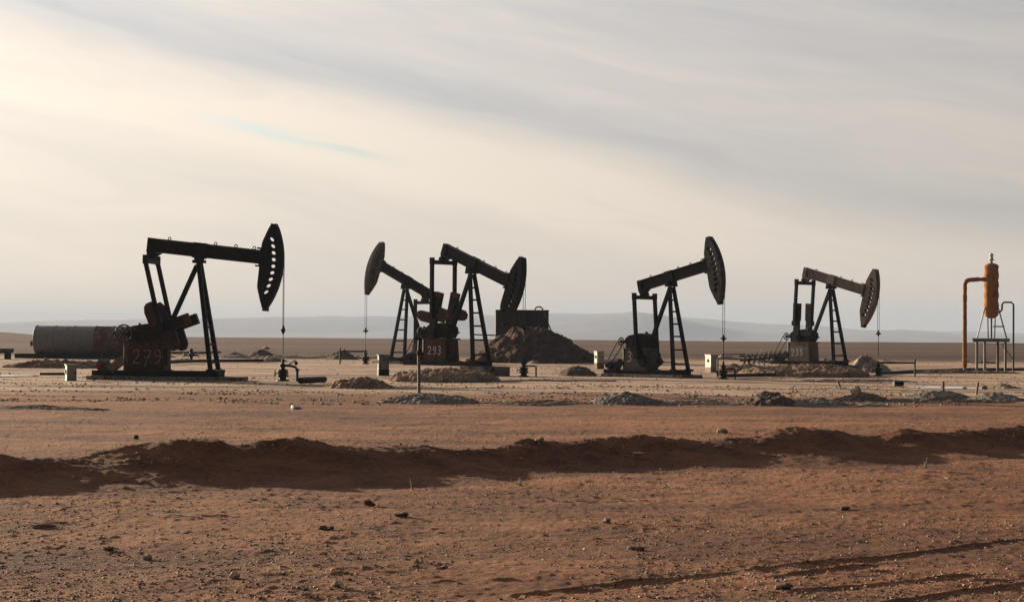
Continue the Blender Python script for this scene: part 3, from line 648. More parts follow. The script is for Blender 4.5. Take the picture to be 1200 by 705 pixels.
    for sy in (-1, 1):
        mb = MB(); mb.hbar((te.x, sy * EL, te.z - .05), (pin.x, sy * EL, pin.z), .18, .2, (0, 1, 0)); mb.box((pin.x, sy * EL, pin.z), (.34, .24, .34)); mb.build('pitman_arm', K, root)
        ca, sa = math.cos(crank), math.sin(crank)
        def cr(v): return Vector((HX + v.x * ca - v.z * sa, v.y, HZ + v.x * sa + v.z * ca))
        yy = sy * .70
        mb = MB(); mb.prism([(-.32, -.24), (-.2, -.32), (.3, -.24), (arm - .22, -.22), (arm - .22, .22), (.3, .24), (-.2, .32), (-.32, .24)], yy - .10, yy + .10)
        mb.box((arm * .72, yy, .0), (arm * .46, .34, .5)); mb.tube([(1.02, yy - sy * .1, 0), (1.02, sy * (EL + .1), 0)], .08, 10); mb.tube([(0, sy * .3, 0), (0, sy * .86, 0)], .17, 12)
        ck = mb.xform(cr).build('crank', K, root)
        MB().box((arm - .12, yy, 0), (.24, .345, .505)).xform(cr).build('end_block', M['rust'] if crank > 0 and (sy == near or crank > 1) else K, ck)
        if weights:
            for sg in (-1, 1):
                o = [(.52, .22), (.48, .95), (.56, 1.22), (.70, 1.34), (.96, 1.36), (1.08, 1.16), (1.14, .22)] if sg > 0 else [(1.0, .22), (.94, .72), (1.0, 1.0), (1.18, 1.2), (1.42, 1.2), (1.60, .98), (1.62, .22)]
                po = [(a, b * sg) for a, b in o]
                mb = MB().prism(po if sg < 0 else po[::-1], yy - .11, yy + .11)
                mx = sum(a for a, b in o) / 7
                for a, b in ((mx - .18, .6), (mx + .2, .6), (mx, .95)): mb.tube([(a, yy - .14, b * sg), (a, yy + .14, b * sg)], .05, 8)
                cw = mb.xform(cr).build('counterweight', P, ck)
                q_ = [(o[k][0], (o[k][1] + .006) * sg) for k in (2, 3, 4, 5)]; q_ = q_ + [(mx, (o[3][1] - .22) * sg)]
                MB().prism(q_ if sg < 0 else q_[::-1], yy - .115, yy + .115).xform(cr).build('weight_rim', M['rust'], cw)
    # gearbox on its pedestal
    mb = MB(); mb.prism([(-3.36, .40), (-1.48, .40), (-1.60, 1.72), (-3.24, 1.72)], -.56, .56); mb.box((-2.42, 0, 1.76), (1.9, 1.24, .09)); mb.box((-2.42, 0, .44), (2.05, 1.3, .08))
    for xx in (-3.25, -2.4, -1.6): mb.box((xx, near * .58, .52), (.06, .06, .2))
    for xx in (-1.47,): mb.box((xx, 0, 1.1), (.08, .55, .8))
    pedo = mb.build('pedestal', P, root)
    mb = MB(); mb.prism([(-3.30, 1.81), (-1.66, 1.81), (-1.42, 2.1), (-1.45, 2.42), (-1.75, 2.66), (-2.15, 2.72), (-2.6, 2.66), (-3.1, 2.58), (-3.38, 2.4)], -.42, .42)
    mb.box((-2.4, 0, 2.14), (2.1, .95, .07)); mb.tube([(-2.0, 0, 2.68), (-2.0, 0, 2.82)], .1, 10); mb.tube([(-2.9, 0, 2.55), (-2.9, 0, 2.72)], .06, 8)
    for xx in np.linspace(-3.3, -1.5, 7): mb.box((xx, near * .44, 2.2), (.05, .05, .12))
    mb.tube([(-3.2, -.5, 2.25), (-3.2, .5, 2.25)], .16, 12); mb.tube([(-2.55, -.58, HZ), (-2.55, .58, HZ)], .22, 12)
    mb.build('gearbox', P if num == '279' else K, root)
    # drive: sheave, belt, motor, guard
    bs = near * .72 if beltside < 0 else -near * .72
    WR = .42 if num == '279' else .24
    mb = MB(); mb.ring((-3.45, bs, 2.2), WR, .035, 'y', 28, 6)
    for k in range(4): a = k * math.pi / 4 + .2; mb.bar((-3.45 - WR * math.cos(a), bs, 2.2 - WR * math.sin(a)), (-3.45 + WR * math.cos(a), bs, 2.2 + WR * math.sin(a)), .03, .04)
    mb.tube([(-3.45, bs * .5, 2.2), (-3.45, bs * 1.05, 2.2)], .07, 8); mb.build('sheave', K, root)
    MB().bar((-3.45 - WR * .9, bs, 2.2 + WR * .4), (-4.78, bs, .70), .05, .03, (0, 1, 0)).bar((-3.45 + WR * .7, bs, 2.2 - WR * .6), (-4.55, bs, .52), .05, .03, (0, 1, 0)).build('belt', M['darkgalv'], root)
    mb = MB(); mb.tube([(-4.66, -.38, .68), (-4.66, .40, .68)], .27, 16); mb.box((-4.66, 0, .43), (.4, .6, .08))
    for k in range(6): mb.ring((-4.66, -.3 + k * .12, .68), .275, .012, 'y', 16, 4)
    mo = mb.build('motor', M[motor], root)
    MB().tube([(-4.66, near * .4, .68), (-4.66, near * .56, .68)], .20, 14).tube([(-4.66, near * .55, .68), (-4.66, near * .74, .68)], .13, 12).build('pulley', M['redpaint'] if num == '279' else K, mo)
    MB().bar((-4.15, near * .55, .46), (-3.52, near * .55, .98), .42, .16, (0, 1, 0)).build('belt_guard', M['timber'] if num == '279' else K, root)
    MB().tube([(-3.46, near * .4, .45), (-3.46, near * .4, 1.75)], .09, 8).build('rear_post', M['timber'] if num == '279' else K, root)
    if num:
        x0, z0, w_, h_, gap, r, mk = numspec
        digits(pedo, num, x0, z0, near * .572, w_, h_, gap, M[mk], r)
    return root, base

def local(root, x_, y_=0.0):
    v = Vector((x_, y_, 0)) * root.scale.x
    a = root.rotation_euler.z; v = Vector((v.x * math.cos(a) - v.y * math.sin(a), v.x * math.sin(a) + v.y * math.cos(a), 0))
    q = root.location + v; return Vector((q.x, q.y, gz1(q.x, q.y)))

def wellhead(root, label, side=1, kind=0, yaw=None, hgt=1.0):
    p = local(root, 4.13); s_ = root.scale.x
    o = empty('wellhead', (p.x, p.y, p.z), root.rotation_euler.z if yaw is None else yaw, s_)
    tag(o, label, 'wellhead', 'wellheads under the horse heads')
    h = hgt
    mb = MB(); mb.lathe([(0, -.05), (.30, -.05), (.30, .06), (.17, .08), (.17, .20), (.27, .21), (.27, .30), (.15, .32), (.15, .44), (.25, .45), (.25, .54), (.11, .56), (.10, .70), (.16, .71), (.16, .80), (.07, .82), (.06, 1.0), (.03, 1.05), (0, 1.05)], (0, 0, 0), 14)
    for a in (0, 1, 2, 3): mb.tube([(.0, 0, .38), (.26 * math.cos(a * 1.57 + .4), .26 * math.sin(a * 1.57 + .4), .38)], .05, 8)
    mb.build('valve_body', M['black'], o)
    MB().ring((-.38, 0, .36), .15, .02, 'x', 14, 5).tube([(-.38, 0, .36), (-.1, 0, .36)], .03, 6).build('hand_wheel', M['black'], o)
    if kind == 0:
        MB().tube([(.05, 0, .74), (.30, 0, .74), (.45, 0, .72), (.62, 0, .66), (.70, 0, .55), (.70, 0, -.05)], .06, 8).lathe([(0, .5), (.11, .5), (.11, .6), (0, .6)], (.70, 0, 0), 10).build('flow_line', M['black'], o)
        MB().bar((.30, 0, .80), (.62, 0, 1.0), .05, .05).ball((.64, 0, .86), .10, 8).build('valve_lever', M['black'], o)
    elif kind == 1:
        MB().tube([(.05, 0, .62), (.62, 0, .62), (.70, 0, .56), (.70, 0, -.1)], .045, 8).build('flow_line', M['black'], o)
    elif kind == 2:
        MB().tube([(-.1, 0, .92), (2.6, 0, .92)], .06, 8).tube([(2.55, 0, 1.2), (2.55, 0, -.1)], .06, 8).build('flow_line', M['black'], o)
    return o

pA, bA = pumpjack(232, 95, RAD(-7), RAD(-6), RAD(20), 1.0, 'leftmost and largest pumpjack, seen side on, with 279 chalked on its base', '279', paint='black', ped='brown', numspec=(-3.06, .78, .36, .66, .52, .024, 'chalk'), motor='motorgreen')
pB, bB = pumpjack(475, 161, RAD(180 + 48), RAD(21.5), RAD(-58), 1.08, 'farthest pumpjack, the only one facing left, partly behind pump 293', flip=True, weights=False, arm=1.8, paint='black', headmat='sooty')
pC, bC = pumpjack(552, 113, RAD(-42), RAD(-21), RAD(76), .97, 'middle pumpjack marked 293, head dipped in front of the buried tank', '293', zb=.34, paint='black', ped='brown', numspec=(-3.0, .85, .28, .48, .40, .024, 'white'), motor='bluepaint', headmat='black')
pD, bD = pumpjack(786, 110, RAD(-45), RAD(12.5), RAD(-52), .90, 'pumpjack with head raised high, a single 3 painted on its base', '3', weights=False, arm=1.7, ped='greyed', numspec=(-3.1, .95, .38, .62, .4, .03, 'white'), headmat='greyed')
pE, bE = pumpjack(973.5, 123, RAD(-47), RAD(-14.6), RAD(88), .87, 'rightmost pumpjack with tan beam and 235 in white on its base', '235', zb=.45, weights=False, ped='dusty', numspec=(-3.12, .82, .28, .46, .38, .045, 'white'), headmat='dusty')

wellhead(pA, 'black wellhead under pump 279 with a bent flow line and raised lever', kind=0)
wellhead(pB, 'small black wellhead under the only left facing pumpjack', kind=2, hgt=1)
wellhead(pC, 'black wellhead in front of the big mound with a side pipe bent down', kind=1, yaw=0.0)
wellhead(pD, 'low black wellhead under the pumpjack with raised head', kind=1, yaw=0.0)
wellhead(pE, 'black wellhead with a long level arm, in front of the rubble pile', kind=2, yaw=0.0)

def slab(name, label, root, x0, x1, y0, y1, z0, z1, mat, notch=True):
    o = empty(name, root.location, root.rotation_euler.z, root.scale.x)
    mb = MB(); n = 5
    xs = np.linspace(x0, x1, n + 1)
    for k in range(n): mb.box(((xs[k] + xs[k + 1]) / 2, (y0 + y1) / 2 + random.uniform(-.02, .02), (z0 + z1) / 2 + random.uniform(-.015, .015)), (xs[k + 1] - xs[k] - .03, y1 - y0, z1 - z0))
    me = mb.build(name, M[mat]); me.location = o.location; me.rotation_euler = o.rotation_euler; me.scale = o.scale
    bpy.data.objects.remove(o)
    return tag(me, label, 'concrete pad', 'concrete pads under the pumpjacks')
slab('concrete_pad', 'long stained concrete pad under pump 279', pA, -5.2, 2.2, -1.0, 1.0, -.35, .185, 'concrete')
slab('concrete_pad', 'short dark pad sticking out under the ladder legs of pump 293', pC, .1, 2.1, -1.1, 1.1, -.4, .185, 'concrete')
slab('concrete_pad', 'pad under the pumpjack with raised head', pD, -4.9, 1.7, -1.0, 1.0, -.4, .185, 'concrete')
slab('concrete_pad', 'pad set on the earth bank under pump 235', pE, -3.9, 1.7, -1.0, 1.0, -.5, .185, 'concrete')
slab('concrete_pad', 'pad under the left facing pumpjack', pB, -4.9, 1.6, -1.0, 1.0, -.4, .185, 'concrete')

# ------------------------------------------------------------------ lying storage tank, left
c = ground_at(96, 420); c.z = gz1(c.x, c.y)
tk = empty('storage_tank', c, RAD(-3)); tag(tk, 'long grey cylindrical tank with a red end panel lying on its side at left', 'tank')
r = 1.27; L0, L1 = -4.15, 4.6; zc = .42 + r
def drum(a, b, rr, n=40): return MB().tube([(a, 0, zc), (b, 0, zc)], rr, n)
drum(L0, 1.35, r).build('shell', M['tank'], tk); drum(1.352, L1, r).build('red_panel', M['tankred'], tk)
for q in (L0 + .02, -2.4, -.6, 1.35, 2.95, L1 - .03): MB().ring((q, 0, zc), r + .01, .035 if abs(q - L0) > .1 else .05, 'x', 40, 6).build('seam_band', M['tank'] if q < 1 else M['galv'], tk)
MB().tube([(L0 - .04, 0, zc), (L0, 0, zc)], r - .05, 36).build('end_plate', M['cabinet'], tk)
mb = MB().tube([(L0 - .42, -.3, zc - .35), (L0, -.3, zc - .35)], .14, 10).tube([(L0 - .46, -.3, zc - .35), (L0 - .38, -.3, zc - .35)], .26, 12)
mb.tube([(L0 - .25, -.3, zc - .35), (L0 - .25, -.3, zc + .2)], .05, 8); mb.build('outlet_valve', M['black'], tk)
mb = MB()
for sy in (-.7, .7): mb.bar((L0 - 1.8, sy, .22), (L1, sy, .22), .25, .42)
for q in (-3.6, -1.5, .6, 2.7, 4.3): mb.bar((q, -.8, .3), (q, .8, .3), .3, .45)
mb.build('cradle', M['black'], tk)
c = ground_at(-3, 420.5); c.z = gz1(c.x, c.y)
sk = empty('steel_trough', c, RAD(-3)); tag(sk, 'dark steel trough cut by the left edge beside the lying tank', 'trough')
MB().prism([(-2.2, .35), (1.25, .55), (1.25, .92), (-2.2, .92)], -.6, .6).build('body', M['greyed'], sk)
MB().box((.9, 0, .25), (.3, 1.0, .6)).build('foot', M['black'], sk); MB().box((-1.5, 0, .2), (.3, 1.0, .5)).build('foot', M['black'], sk)

# ------------------------------------------------------------------ half buried tank on the mound
c = ground_at(611, 424); c.y += 2.9; d = c.y; ppm = FPX / d
bt = empty('buried_tank', (c.x, c.y, 2.0), RAD(2)); tag(bt, 'black boxy steel tank half buried on top of the tall earth mound', 'tank')
hw = 30.5 / ppm; ztop = at_depth(611, 364, d).z - 2.0
mb = MB(); tt = .05
mb.box((0, -1.5, ztop / 2 - .3), (hw * 2, tt, ztop + .6)); mb.box((0, 1.5, ztop / 2 - .3), (hw * 2, tt, ztop + .6)); mb.box((-hw, 0, ztop / 2 - .3), (tt, 2.95, ztop + .6)); mb.box((hw, 0, ztop / 2 - .3), (tt, 2.95, ztop + .6))
mb.build('wall_plate', M['buried'], bt)
MB().box((0, -1.54, ztop), (hw * 2 + .1, .1, .12)).box((0, 1.54, ztop), (hw * 2 + .1, .1, .12)).box((-hw, 0, ztop), (.1, 2.98, .119)).box((hw, 0, ztop), (.1, 2.98, .119)).build('rim', M['black'], bt)
for q in np.linspace(-hw + .25, hw - .25, 6): MB().box((q, -1.56, ztop / 2 - .25), (.07, .07, ztop)).build('rib', M['black'], bt)
MB().tube([(-hw - 2.3, -.6, .45), (-hw, -.6, .38)], .06, 8).build('outlet_pipe', M['black'], bt)
pp = [(hw - 1.25, -1.3, ztop - .3)] + [(hw - .88 - .36 * math.cos(a), -1.62, ztop + .05 + .3 * math.sin(a)) for a in np.linspace(0, 2.7, 8)] + [(hw + 1.05, -3.4, ztop - 4.05)]
MB().tube(pp, .065, 8).build('filler_pipe', M['greyed'], bt)

# ------------------------------------------------------------------ rusty separator on its table
c = ground_at(1161.5, 436); c.z = gz1(c.x, c.y); d = c.y; k = d / FPX      # metres per pixel
tb = empty('steel_table', c, RAD(-34)); tag(tb, 'grey four legged steel table under the rusty upright vessel', 'steel stand')
zt = (436 - 397) * k
mb = MB().box((0, 0, zt), (2.0, 2.0, .08))
for sg in (-1, 1): mb.hbar((-.99, sg * .9, zt - .13), (.99, sg * .9, zt - .13), .1, .18); mb.bar((sg * .93, -.84, zt - .13), (sg * .93, .84, zt - .13), .1, .17)
mb.build('deck', M['galv'], tb)
for sx in (-1, 1):
    for sy in (-1, 1): MB().tube([(sx * .75, sy * .75, -.15), (sx * .75, sy * .75, zt - .04)], .085, 10).lathe([(0, .0), (.16, 0), (.16, .05), (0, .05)], (sx * .75, sy * .75, 0), 8).build('leg', M['galv'] if sx * sy > 0 or sx < 0 else M['darkgalv'], tb)
vs = empty('separator_vessel', (c.x, c.y, c.z + zt + .052), RAD(-8)); tag(vs, 'rust orange upright vessel with a silver cap standing on the steel table', 'vessel')
z0 = (397 - 374) * k; z1 = (397 - 309) * k; R_ = 8.3 * k
prof = [(0, z0)] + [(R_ * math.sin(a), z0 + R_ * .75 * (1 - math.cos(a))) for a in np.linspace(.25, 1.57, 6)] + [(R_ * (1 + .05 * math.sin(q * 9)), q) for q in np.linspace(z0 + R_ * .8, z1 - R_ * .5, 24)] + [(R_ * math.cos(a), z1 - R_ * .5 + R_ * .5 * math.sin(a)) for a in np.linspace(.1, 1.57, 6)]
MB().lathe(prof, (0, 0, 0), 28, 0.07).build('shell', M['vessel'], vs)
MB().lathe([(0, z1), (.09, z1), (.09, z1 + .18), (.2, z1 + .19), (.2, z1 + .26), (.12, z1 + .28), (.12, z1 + .5), (.16, z1 + .52), (.1, z1 + .66), (0, z1 + .7)], (0, 0, 0), 12).build('cap_valve', M['silver'], vs)
for k4, (sx, sy) in enumerate(((-1, -.6), (1, -.6), (-.3, .8), (.35, -.85))):
    far = 1.0 if k4 < 2 else .5
    MB().bar((sx * R_ * .92 if k4 < 2 else sx * .7, sy * .35, z0 + (.75 if k4 < 2 else .3)), (sx * far, sy * .7, 0), .07, .07).build('leg', M['darkgalv'] if k4 != 3 else M['galv'], vs)
MB().tube([(0, 0, z0 + .1), (0, 0, .3), (0, 0, 0)], .07, 8).tube([(.1, -.2, z0 - .55), (.85, -.35, z0 - .55)], .045, 8).build('drain_pipe', M['galv'], vs)
def lump_tube(pts, r, n, parent, name, mat, jit=.2):
    out = []
    for a, b in zip(pts[:-1], pts[1:]):
        a = Vector(a); b = Vector(b); m_ = max(2, int((b - a).length / .12))
        out += [a.lerp(b, q / m_) for q in range(m_)]
    out.append(Vector(pts[-1]))
    return MB().tube(out, [r * random.uniform(.88, 1.12) for _ in out], n, True, jit).build(name, mat, parent)
rp = empty('lagged_pipe', c, 0); tag(rp, 'thick rust lagged pipe rising left of the vessel and bending into it', 'pipe')
xl = (1130.5 - 1161.5) * k; zl = (436 - 328) * k
lump_tube([(xl, 0, .32), (xl, 0, zl - .32), (xl + .10, 0, zl - .1), (xl + .32, 0, zl), (-R_ + .05, 0, zl + .06)], .145, 14, rp, 'lagging', M['vessel'])
MB().tube([(xl, 0, -.2), (xl, 0, .36)], .085, 10).lathe([(0, .1), (.17, .1), (.17, .17), (0, .17)], (xl, 0, 0), 12).build('bare_foot', M['galv'], rp)
gp = empty('vent_pipe', c, 0); tag(gp, 'thin dark pipe looping from the vessel down right of the steel table', 'pipe')
xr = (1187.5 - 1161.5) * k; zr = (436 - 354) * k; x2 = (1174 - 1161.5) * k; zb_ = (436 - 366) * k
MB().tube([(.35, 0, zb_ - .02), (x2 - .12, 0, zb_ + .05), (x2, 0, zb_ + .2), (x2 + .01, 0, zr - .15), (x2 + .12, 0, zr), (xr - .15, 0, zr), (xr, 0, zr - .15), (xr, 0, -.2)], .065, 10).build('pipe_run', M['darkgalv'], gp)
MB().bar((.75, .2, zt - .3), (xr, 0, .9), .05, .05).build('stay', M['darkgalv'], gp)

# ------------------------------------------------------------------ valve manifold
p0, p1 = ground_at(872, 428), ground_at(922, 423)
mf = empty('valve_manifold', (p0.x, p0.y, gz1(p0.x, p0.y) + .05), 0); tag(mf, 'row of black valves and slanting handles left of pump 235', 'valve manifold')
k = p0.y / FPX; Wm = 50 * k
MB().tube([(-.3, 0, .35), (Wm + .1, 1.5, .75)], .09, 8).tube([(-.3, .8, .72), (Wm + 1.0, 2.4, .95)], .08, 8).build('header_pipe', M['black'], mf)
for q in np.linspace(0, 1, 8):
    b = Vector((q * Wm * .85, 1.3 * q, .35 + .35 * q)); mb = MB()
    mb.tube([b + Vector((0, 0, -.5)), b + Vector((.25, .5, .45))], .05, 6); mb.ball(b + Vector((.12, .3, .25)), .13, 8); mb.ring(b + Vector((.25, .4, .62)), .15, .02, 'x', 12, 4); mb.tube([b + Vector((.12, .3, .3)), b + Vector((.25, .4, .62))], .025, 6)
    mb.tube([b + Vector((-.12, -.2, -.35)), b + Vector((.30, .1, .55))], .04, 6)
    mb.build('valve', M['black'] if int(q * 7) % 3 else M['darkgalv'], mf)
for q in (0.1, .5, .9): MB().tube([(q * Wm, 1.5 * q, -.5), (q * Wm, 1.5 * q, .5 + .4 * q)], .05, 6).build('support', M['black'], mf)

# ------------------------------------------------------------------ pipes on the ground
def pipe(label, pts, r, mat='black', group='pipes lying on the oil field', lift=.06, name='ground_pipe', flange=()):
    a = ground_at(*pts[0][:2]); P_ = []
    for q in pts:
        g = ground_at(q[0], q[1]); P_.append(Vector((g.x - a.x, g.y - a.y, gz1(g.x, g.y) + lift + r + (q[2] if len(q) > 2 else 0))))
    mb = MB().tube(P_, r, 8)
    for f in flange: mb.lathe([(0, -.05), (r * 2, -.05), (r * 2, .05), (0, .05)], P_[f], 10)
    o = mb.build(name, M[mat]); o.location = (a.x, a.y, 0)
    return tag(o, label, 'pipe', group)
pipe('dark pipe lying behind the ladder legs of pump 279', [(198, 427), (230, 425.5), (308, 425)], .13)
pipe('thin far pipe on short feet behind pump 279', [(186, 418, .25), (236, 418, .25), (258, 417, .25)], .11)
pipe('black pipe running right from the wellhead under pump 279', [(352, 451), (380, 449.5)], .14)
pipe('thin dark line along the ground at the middle wellhead', [(560, 447.5), (640, 446), (650, 446.6), (690, 446.2), (722, 446.8)], .055, lift=-.05)  # half-sunk tube standing in for a thin dark line on the soil, not a pipe
pipe('black pipe running right from the low wellhead', [(850, 443.5), (880, 442.5), (908, 442)], .10)
pipe('raised black pipe from the low wellhead toward the manifold', [(841, 442, 0), (841, 441, .95), (843, 440, 1.02), (875, 434, .75)], .055, lift=-.04)
pipe('long thin pipe from the right wellhead toward the steel table', [(1028, 439), (1080, 436), (1130, 434), (1200, 434)], .10, lift=0)
pipe('dark pipe left of the grey cabinet beside pump 279', [(46, 441), (88, 441)], .07)
pipe('pipe along the ground behind pump 235 toward the manifold', [(846, 421, .4), (876, 420, .4)], .06)
pipe('short thick black pipe lying below pump 293', [(481, 444), (487, 444.5)], .22)
pipe('short black pipe lying at the puddle near the right edge', [(1047, 454), (1058, 454)], .12)

# valve tree behind pump 279
c = ground_at(224, 423); vt = empty('valve_tree', (c.x, c.y, gz1(c.x, c.y)), 0); tag(vt, 'small black valve tree seen behind the ladder legs of pump 279', 'valve tree')
MB().lathe([(0, -.1), (.25, -.1), (.25, .1), (.14, .12), (.14, .4), (.3, .42), (.3, .6), (.14, .62), (.12, .85), (.2, .9), (.05, 1.1), (0, 1.1)], (0, 0, 0), 12).build('body', M['black'], vt)
MB().tube([(-.6, 0, .5), (.6, 0, .5)], .08, 8).ring((-.62, 0, .5), .2, .03, 'x', 12, 4).ring((.62, 0, .5), .2, .03, 'x', 12, 4).build('hand_wheel', M['black'], vt)

# ------------------------------------------------------------------ electrical cabinets
def cabinet(label, px, py, wpx, hpx, mat, feet=0.0, rz=25, depth=.55, basemat=None):
    c = ground_at(px, py); k = c.y / FPX; w_ = wpx * k; h_ = hpx * k
    o = empty('electrical_cabinet', (c.x, c.y, gz1(c.x, c.y)), RAD(rz)); tag(o, label, 'electrical cabinet', 'electrical cabinets beside the pumpjacks')
    b = h_ * feet; w_ *= .86
    MB().box((0, 0, b + (h_ - b) / 2), (w_, depth, h_ - b)).box((0, 0, h_ + .02), (w_ + .08, depth + .1, .05)).build('body', M[mat], o)
    dr = MB().box((0, -depth / 2 - .012, b + (h_ - b) / 2), (w_ * .86, .02, (h_ - b) * .88)).build('door', M[mat], o)
    MB().box((w_ * .34, -depth / 2 - .04, b + (h_ - b) * .5), (.04, .05, .14)).build('handle', M['black'], dr)
    MB().box((-w_ / 2 - .03, 0, b + (h_ - b) * .55), (.05, .16, .2)).build('switch_box', M['black'], o)
    MB().box((0, 0, b / 2 - .1), (w_ * 1.05 if feet else w_ * .9, depth * 1.05, b + .2)).build('plinth', M[basemat or mat], o)
    return o
cabinet('plain grey cabinet on the ground left of pump 279', 83, 446, 13, 18, 'cabinet', .05, 20)
cabinet('mottled grey cabinet on a dark base left of pump 293', 449, 440, 14, 24, 'speckcab', .30, 10, .7, 'black')
cabinet('cream cabinet left of the blue motor, beside the big mound', 702, 432, 10, 20, 'whitecab', .35, 20, .5, 'timber')
cabinet('bright white cabinet between pump 3 and its low wellhead', 834, 436, 11, 20, 'whitecab', .30, 18, .9, 'concrete')

# ------------------------------------------------------------------ posts, stakes
c = ground_at(491, 468.5); ps = empty('marker_post', (c.x, c.y, gz1(c.x, c.y)), 0); ps.rotation_euler = (0, RAD(-.6), 0)
tag(ps, 'slim grey post with a rusty collar standing before pump 293', 'post'); k = c.y / FPX
MB().tube([(0, 0, -.3), (0, 0, 52 * k)], .055, 10).build('shaft', M['galv'], ps)
MB().tube([(0, 0, 52 * k), (0, 0, 57 * k)], .085, 10).build('collar', M['rust'], ps)
MB().tube([(0, 0, 57 * k), (.03, 0, 72 * k)], .05, 8).tube([(.03, 0, 71 * k), (-.12, 0, 73 * k)], .05, 8).build('top_pipe', M['black'], ps)
def stake(label, px, py, h, lean):
    c = ground_at(px, py); o = MB().bar((0, 0, -.1), (lean, 0, h), .09, .07).build('wooden_stake', M['clod'])
    o.location = (c.x, c.y, gz1(c.x, c.y)); tag(o, label, 'stake', 'short stakes in the earth')
stake('upright short dark stake on the grey heap', 1105.5, 458, .42, .0)
stake('short dark stake leaning right near the right edge', 1144, 462, .50, .08)
stake('stub of a stake tilted left in front of pump 235', 986, 454, .30, -.16)

# ------------------------------------------------------------------ puddles
def puddle(px0, px1, py, deep, seed):
    a, b = ground_at(px0, py), ground_at(px1, py); cx, cy, hw = (a.x + b.x) / 2, (a.y + b.y) / 2, (b.x - a.x) / 2
    n = 48; ring = []
    for q in range(n):
        t = 2 * math.pi * q / n; f = 1 + .25 * math.sin(3 * t + seed) + .12 * math.sin(7 * t + seed * 2)
        ring.append((cx + hw * math.cos(t) * min(f, 1.1), cy + deep * math.sin(t) * f))
    zm = max(gz1(*q) for q in ring) + .02
    me = bpy.data.meshes.new('puddle'); me.from_pydata([(q[0], q[1], zm) for q in ring], [], [list(range(n))]); me.update()
    o = put_mesh('puddle', me, None, [M['water']]); o['kind'] = 'structure'
puddle(-20, 42, 440.5, 2.6, 1); puddle(1068, 1150, 454.5, 2.2, 4); puddle(980, 1012, 455, 1.0, 2)

# ------------------------------------------------------------------ sack, rocks, clods
def rock_mesh(r, sq, seed, mat, name):
    random.seed(seed); mb = MB(); n = 12; h = 7
    offs = [(random.random() * 6, random.random() * 6, random.random() * 6) for _ in range(5)]
    vs = []; fs = []
    for i in range(h + 1):
        for j in range(n):
            a = math.pi * i / h; b = 2 * math.pi * j / n
            q = Vector((math.sin(a) * math.cos(b), math.sin(a) * math.sin(b), math.cos(a)))
            ir = 1.9 if mat == 'clod' else 1.0
            k = 1 + ir * (.16 * math.sin(3 * q.x + offs[0][0]) + .14 * math.sin(4 * q.y + offs[1][0]) + .12 * math.sin(5 * q.z + offs[2][0] + 2 * q.x) + .06 * math.sin(9 * q.x + 7 * q.y + offs[3][0]))
            vs.append((q.x * r * k * sq[0], q.y * r * k * sq[1], q.z * r * k * sq[2]))
    for i in range(h):
        for j in range(n): fs.append([i * n + j, (i + 1) * n + j, (i + 1) * n + (j + 1) % n, i * n + (j + 1) % n])
    mb.add(vs, fs, False); return mb.build(name, M[mat])
def rock(label, px, py, wpx, hpx, mat='rock', seed=1, name='rock', cat='rock', group='loose rocks on the foreground soil', berm=0.0):
    c = ground_at(px, py); k = c.y / FPX; r = wpx * k / 2
    o = rock_mesh(r, (1, .85, hpx / wpx * 1.0), seed, mat, name)
    o.location = (c.x, c.y, gz1(c.x, c.y) + berm + hpx * k * .30); o.rotation_euler = (0, 0, seed * 1.3); tag(o, label, cat, group)
def ridge_pt(px, py):                        # where the line of sight meets the ridge
    r = ray(px, py)
    for q in np.linspace(22, 44, 900):
        t = q / r.y; p = Vector((r.x * t, q, HC + r.z * t)); s_ = (Vector((p.x, p.y)) - BA).dot(BD); tt = (Vector((p.x, p.y)) - BA).dot(BN)
        if abs(tt) < 3.2:
            h = float(np.interp(s_, s, hs)) * math.exp(-abs(tt / (1.15 if tt < 0 else .8)) ** 1.9) + gz1(p.x, p.y)
            if h >= p.z: return p
    return ground_at(px, py)
rock('crumpled white plastic sack on the open soil before pump 279', 347.5, 479, 12, 6.5, 'plastic', 5, 'plastic_sack', 'sack', None)
rock('dark rounded rock casting a long shadow left of the picture centre', 434, 593, 10, 8, 'clod', 2)
rock('tan rock in the lower left foreground, largest there', 275, 681, 14, 9, 'rock', 3)
rock('grey tan rock near the bottom, left of the largest tan rock', 173, 657, 12, 8, 'rock', 4)
rock('pale rock at the bottom left of the picture centre', 393, 690, 13, 8, 'rock', 6)
rock('pair of pale stones mid foreground, right of centre', 711, 615, 11, 8, 'rock', 7)
rock('dark clod with a twig below the ridge, lower left', 383, 622, 17, 6, 'clod', 8, 'earth_clod', 'clod')
rock('dark clod low in the left foreground', 128, 572 + 74, 12, 5, 'clod', 9, 'earth_clod', 'clod')
rock('flat dark clod near the left edge', 52, 620, 20, 5, 'clod', 10, 'earth_clod', 'clod')
rock('dark broken clod below the left of centre rock', 470, 607, 18, 7, 'clod', 11, 'earth_clod', 'clod')
rock('round dark clod before pump 279, left of the white sack', 159, 513, 6, 5, 'clod', 12, 'earth_clod', 'clod')
rock('dark clod right of centre under the pale stones', 745, 646, 16, 5, 'clod', 13, 'earth_clod', 'clod')
rock('dark clod beside the tyre tracks at lower right', 915, 690, 22, 7, 'clod', 14, 'earth_clod', 'clod')
rock('small dark clod in the right foreground', 990, 596, 11, 5, 'clod', 15, 'earth_clod', 'clod')
rock('yellowish stone near the bottom centre', 521, 665, 9, 6, 'rock', 16)
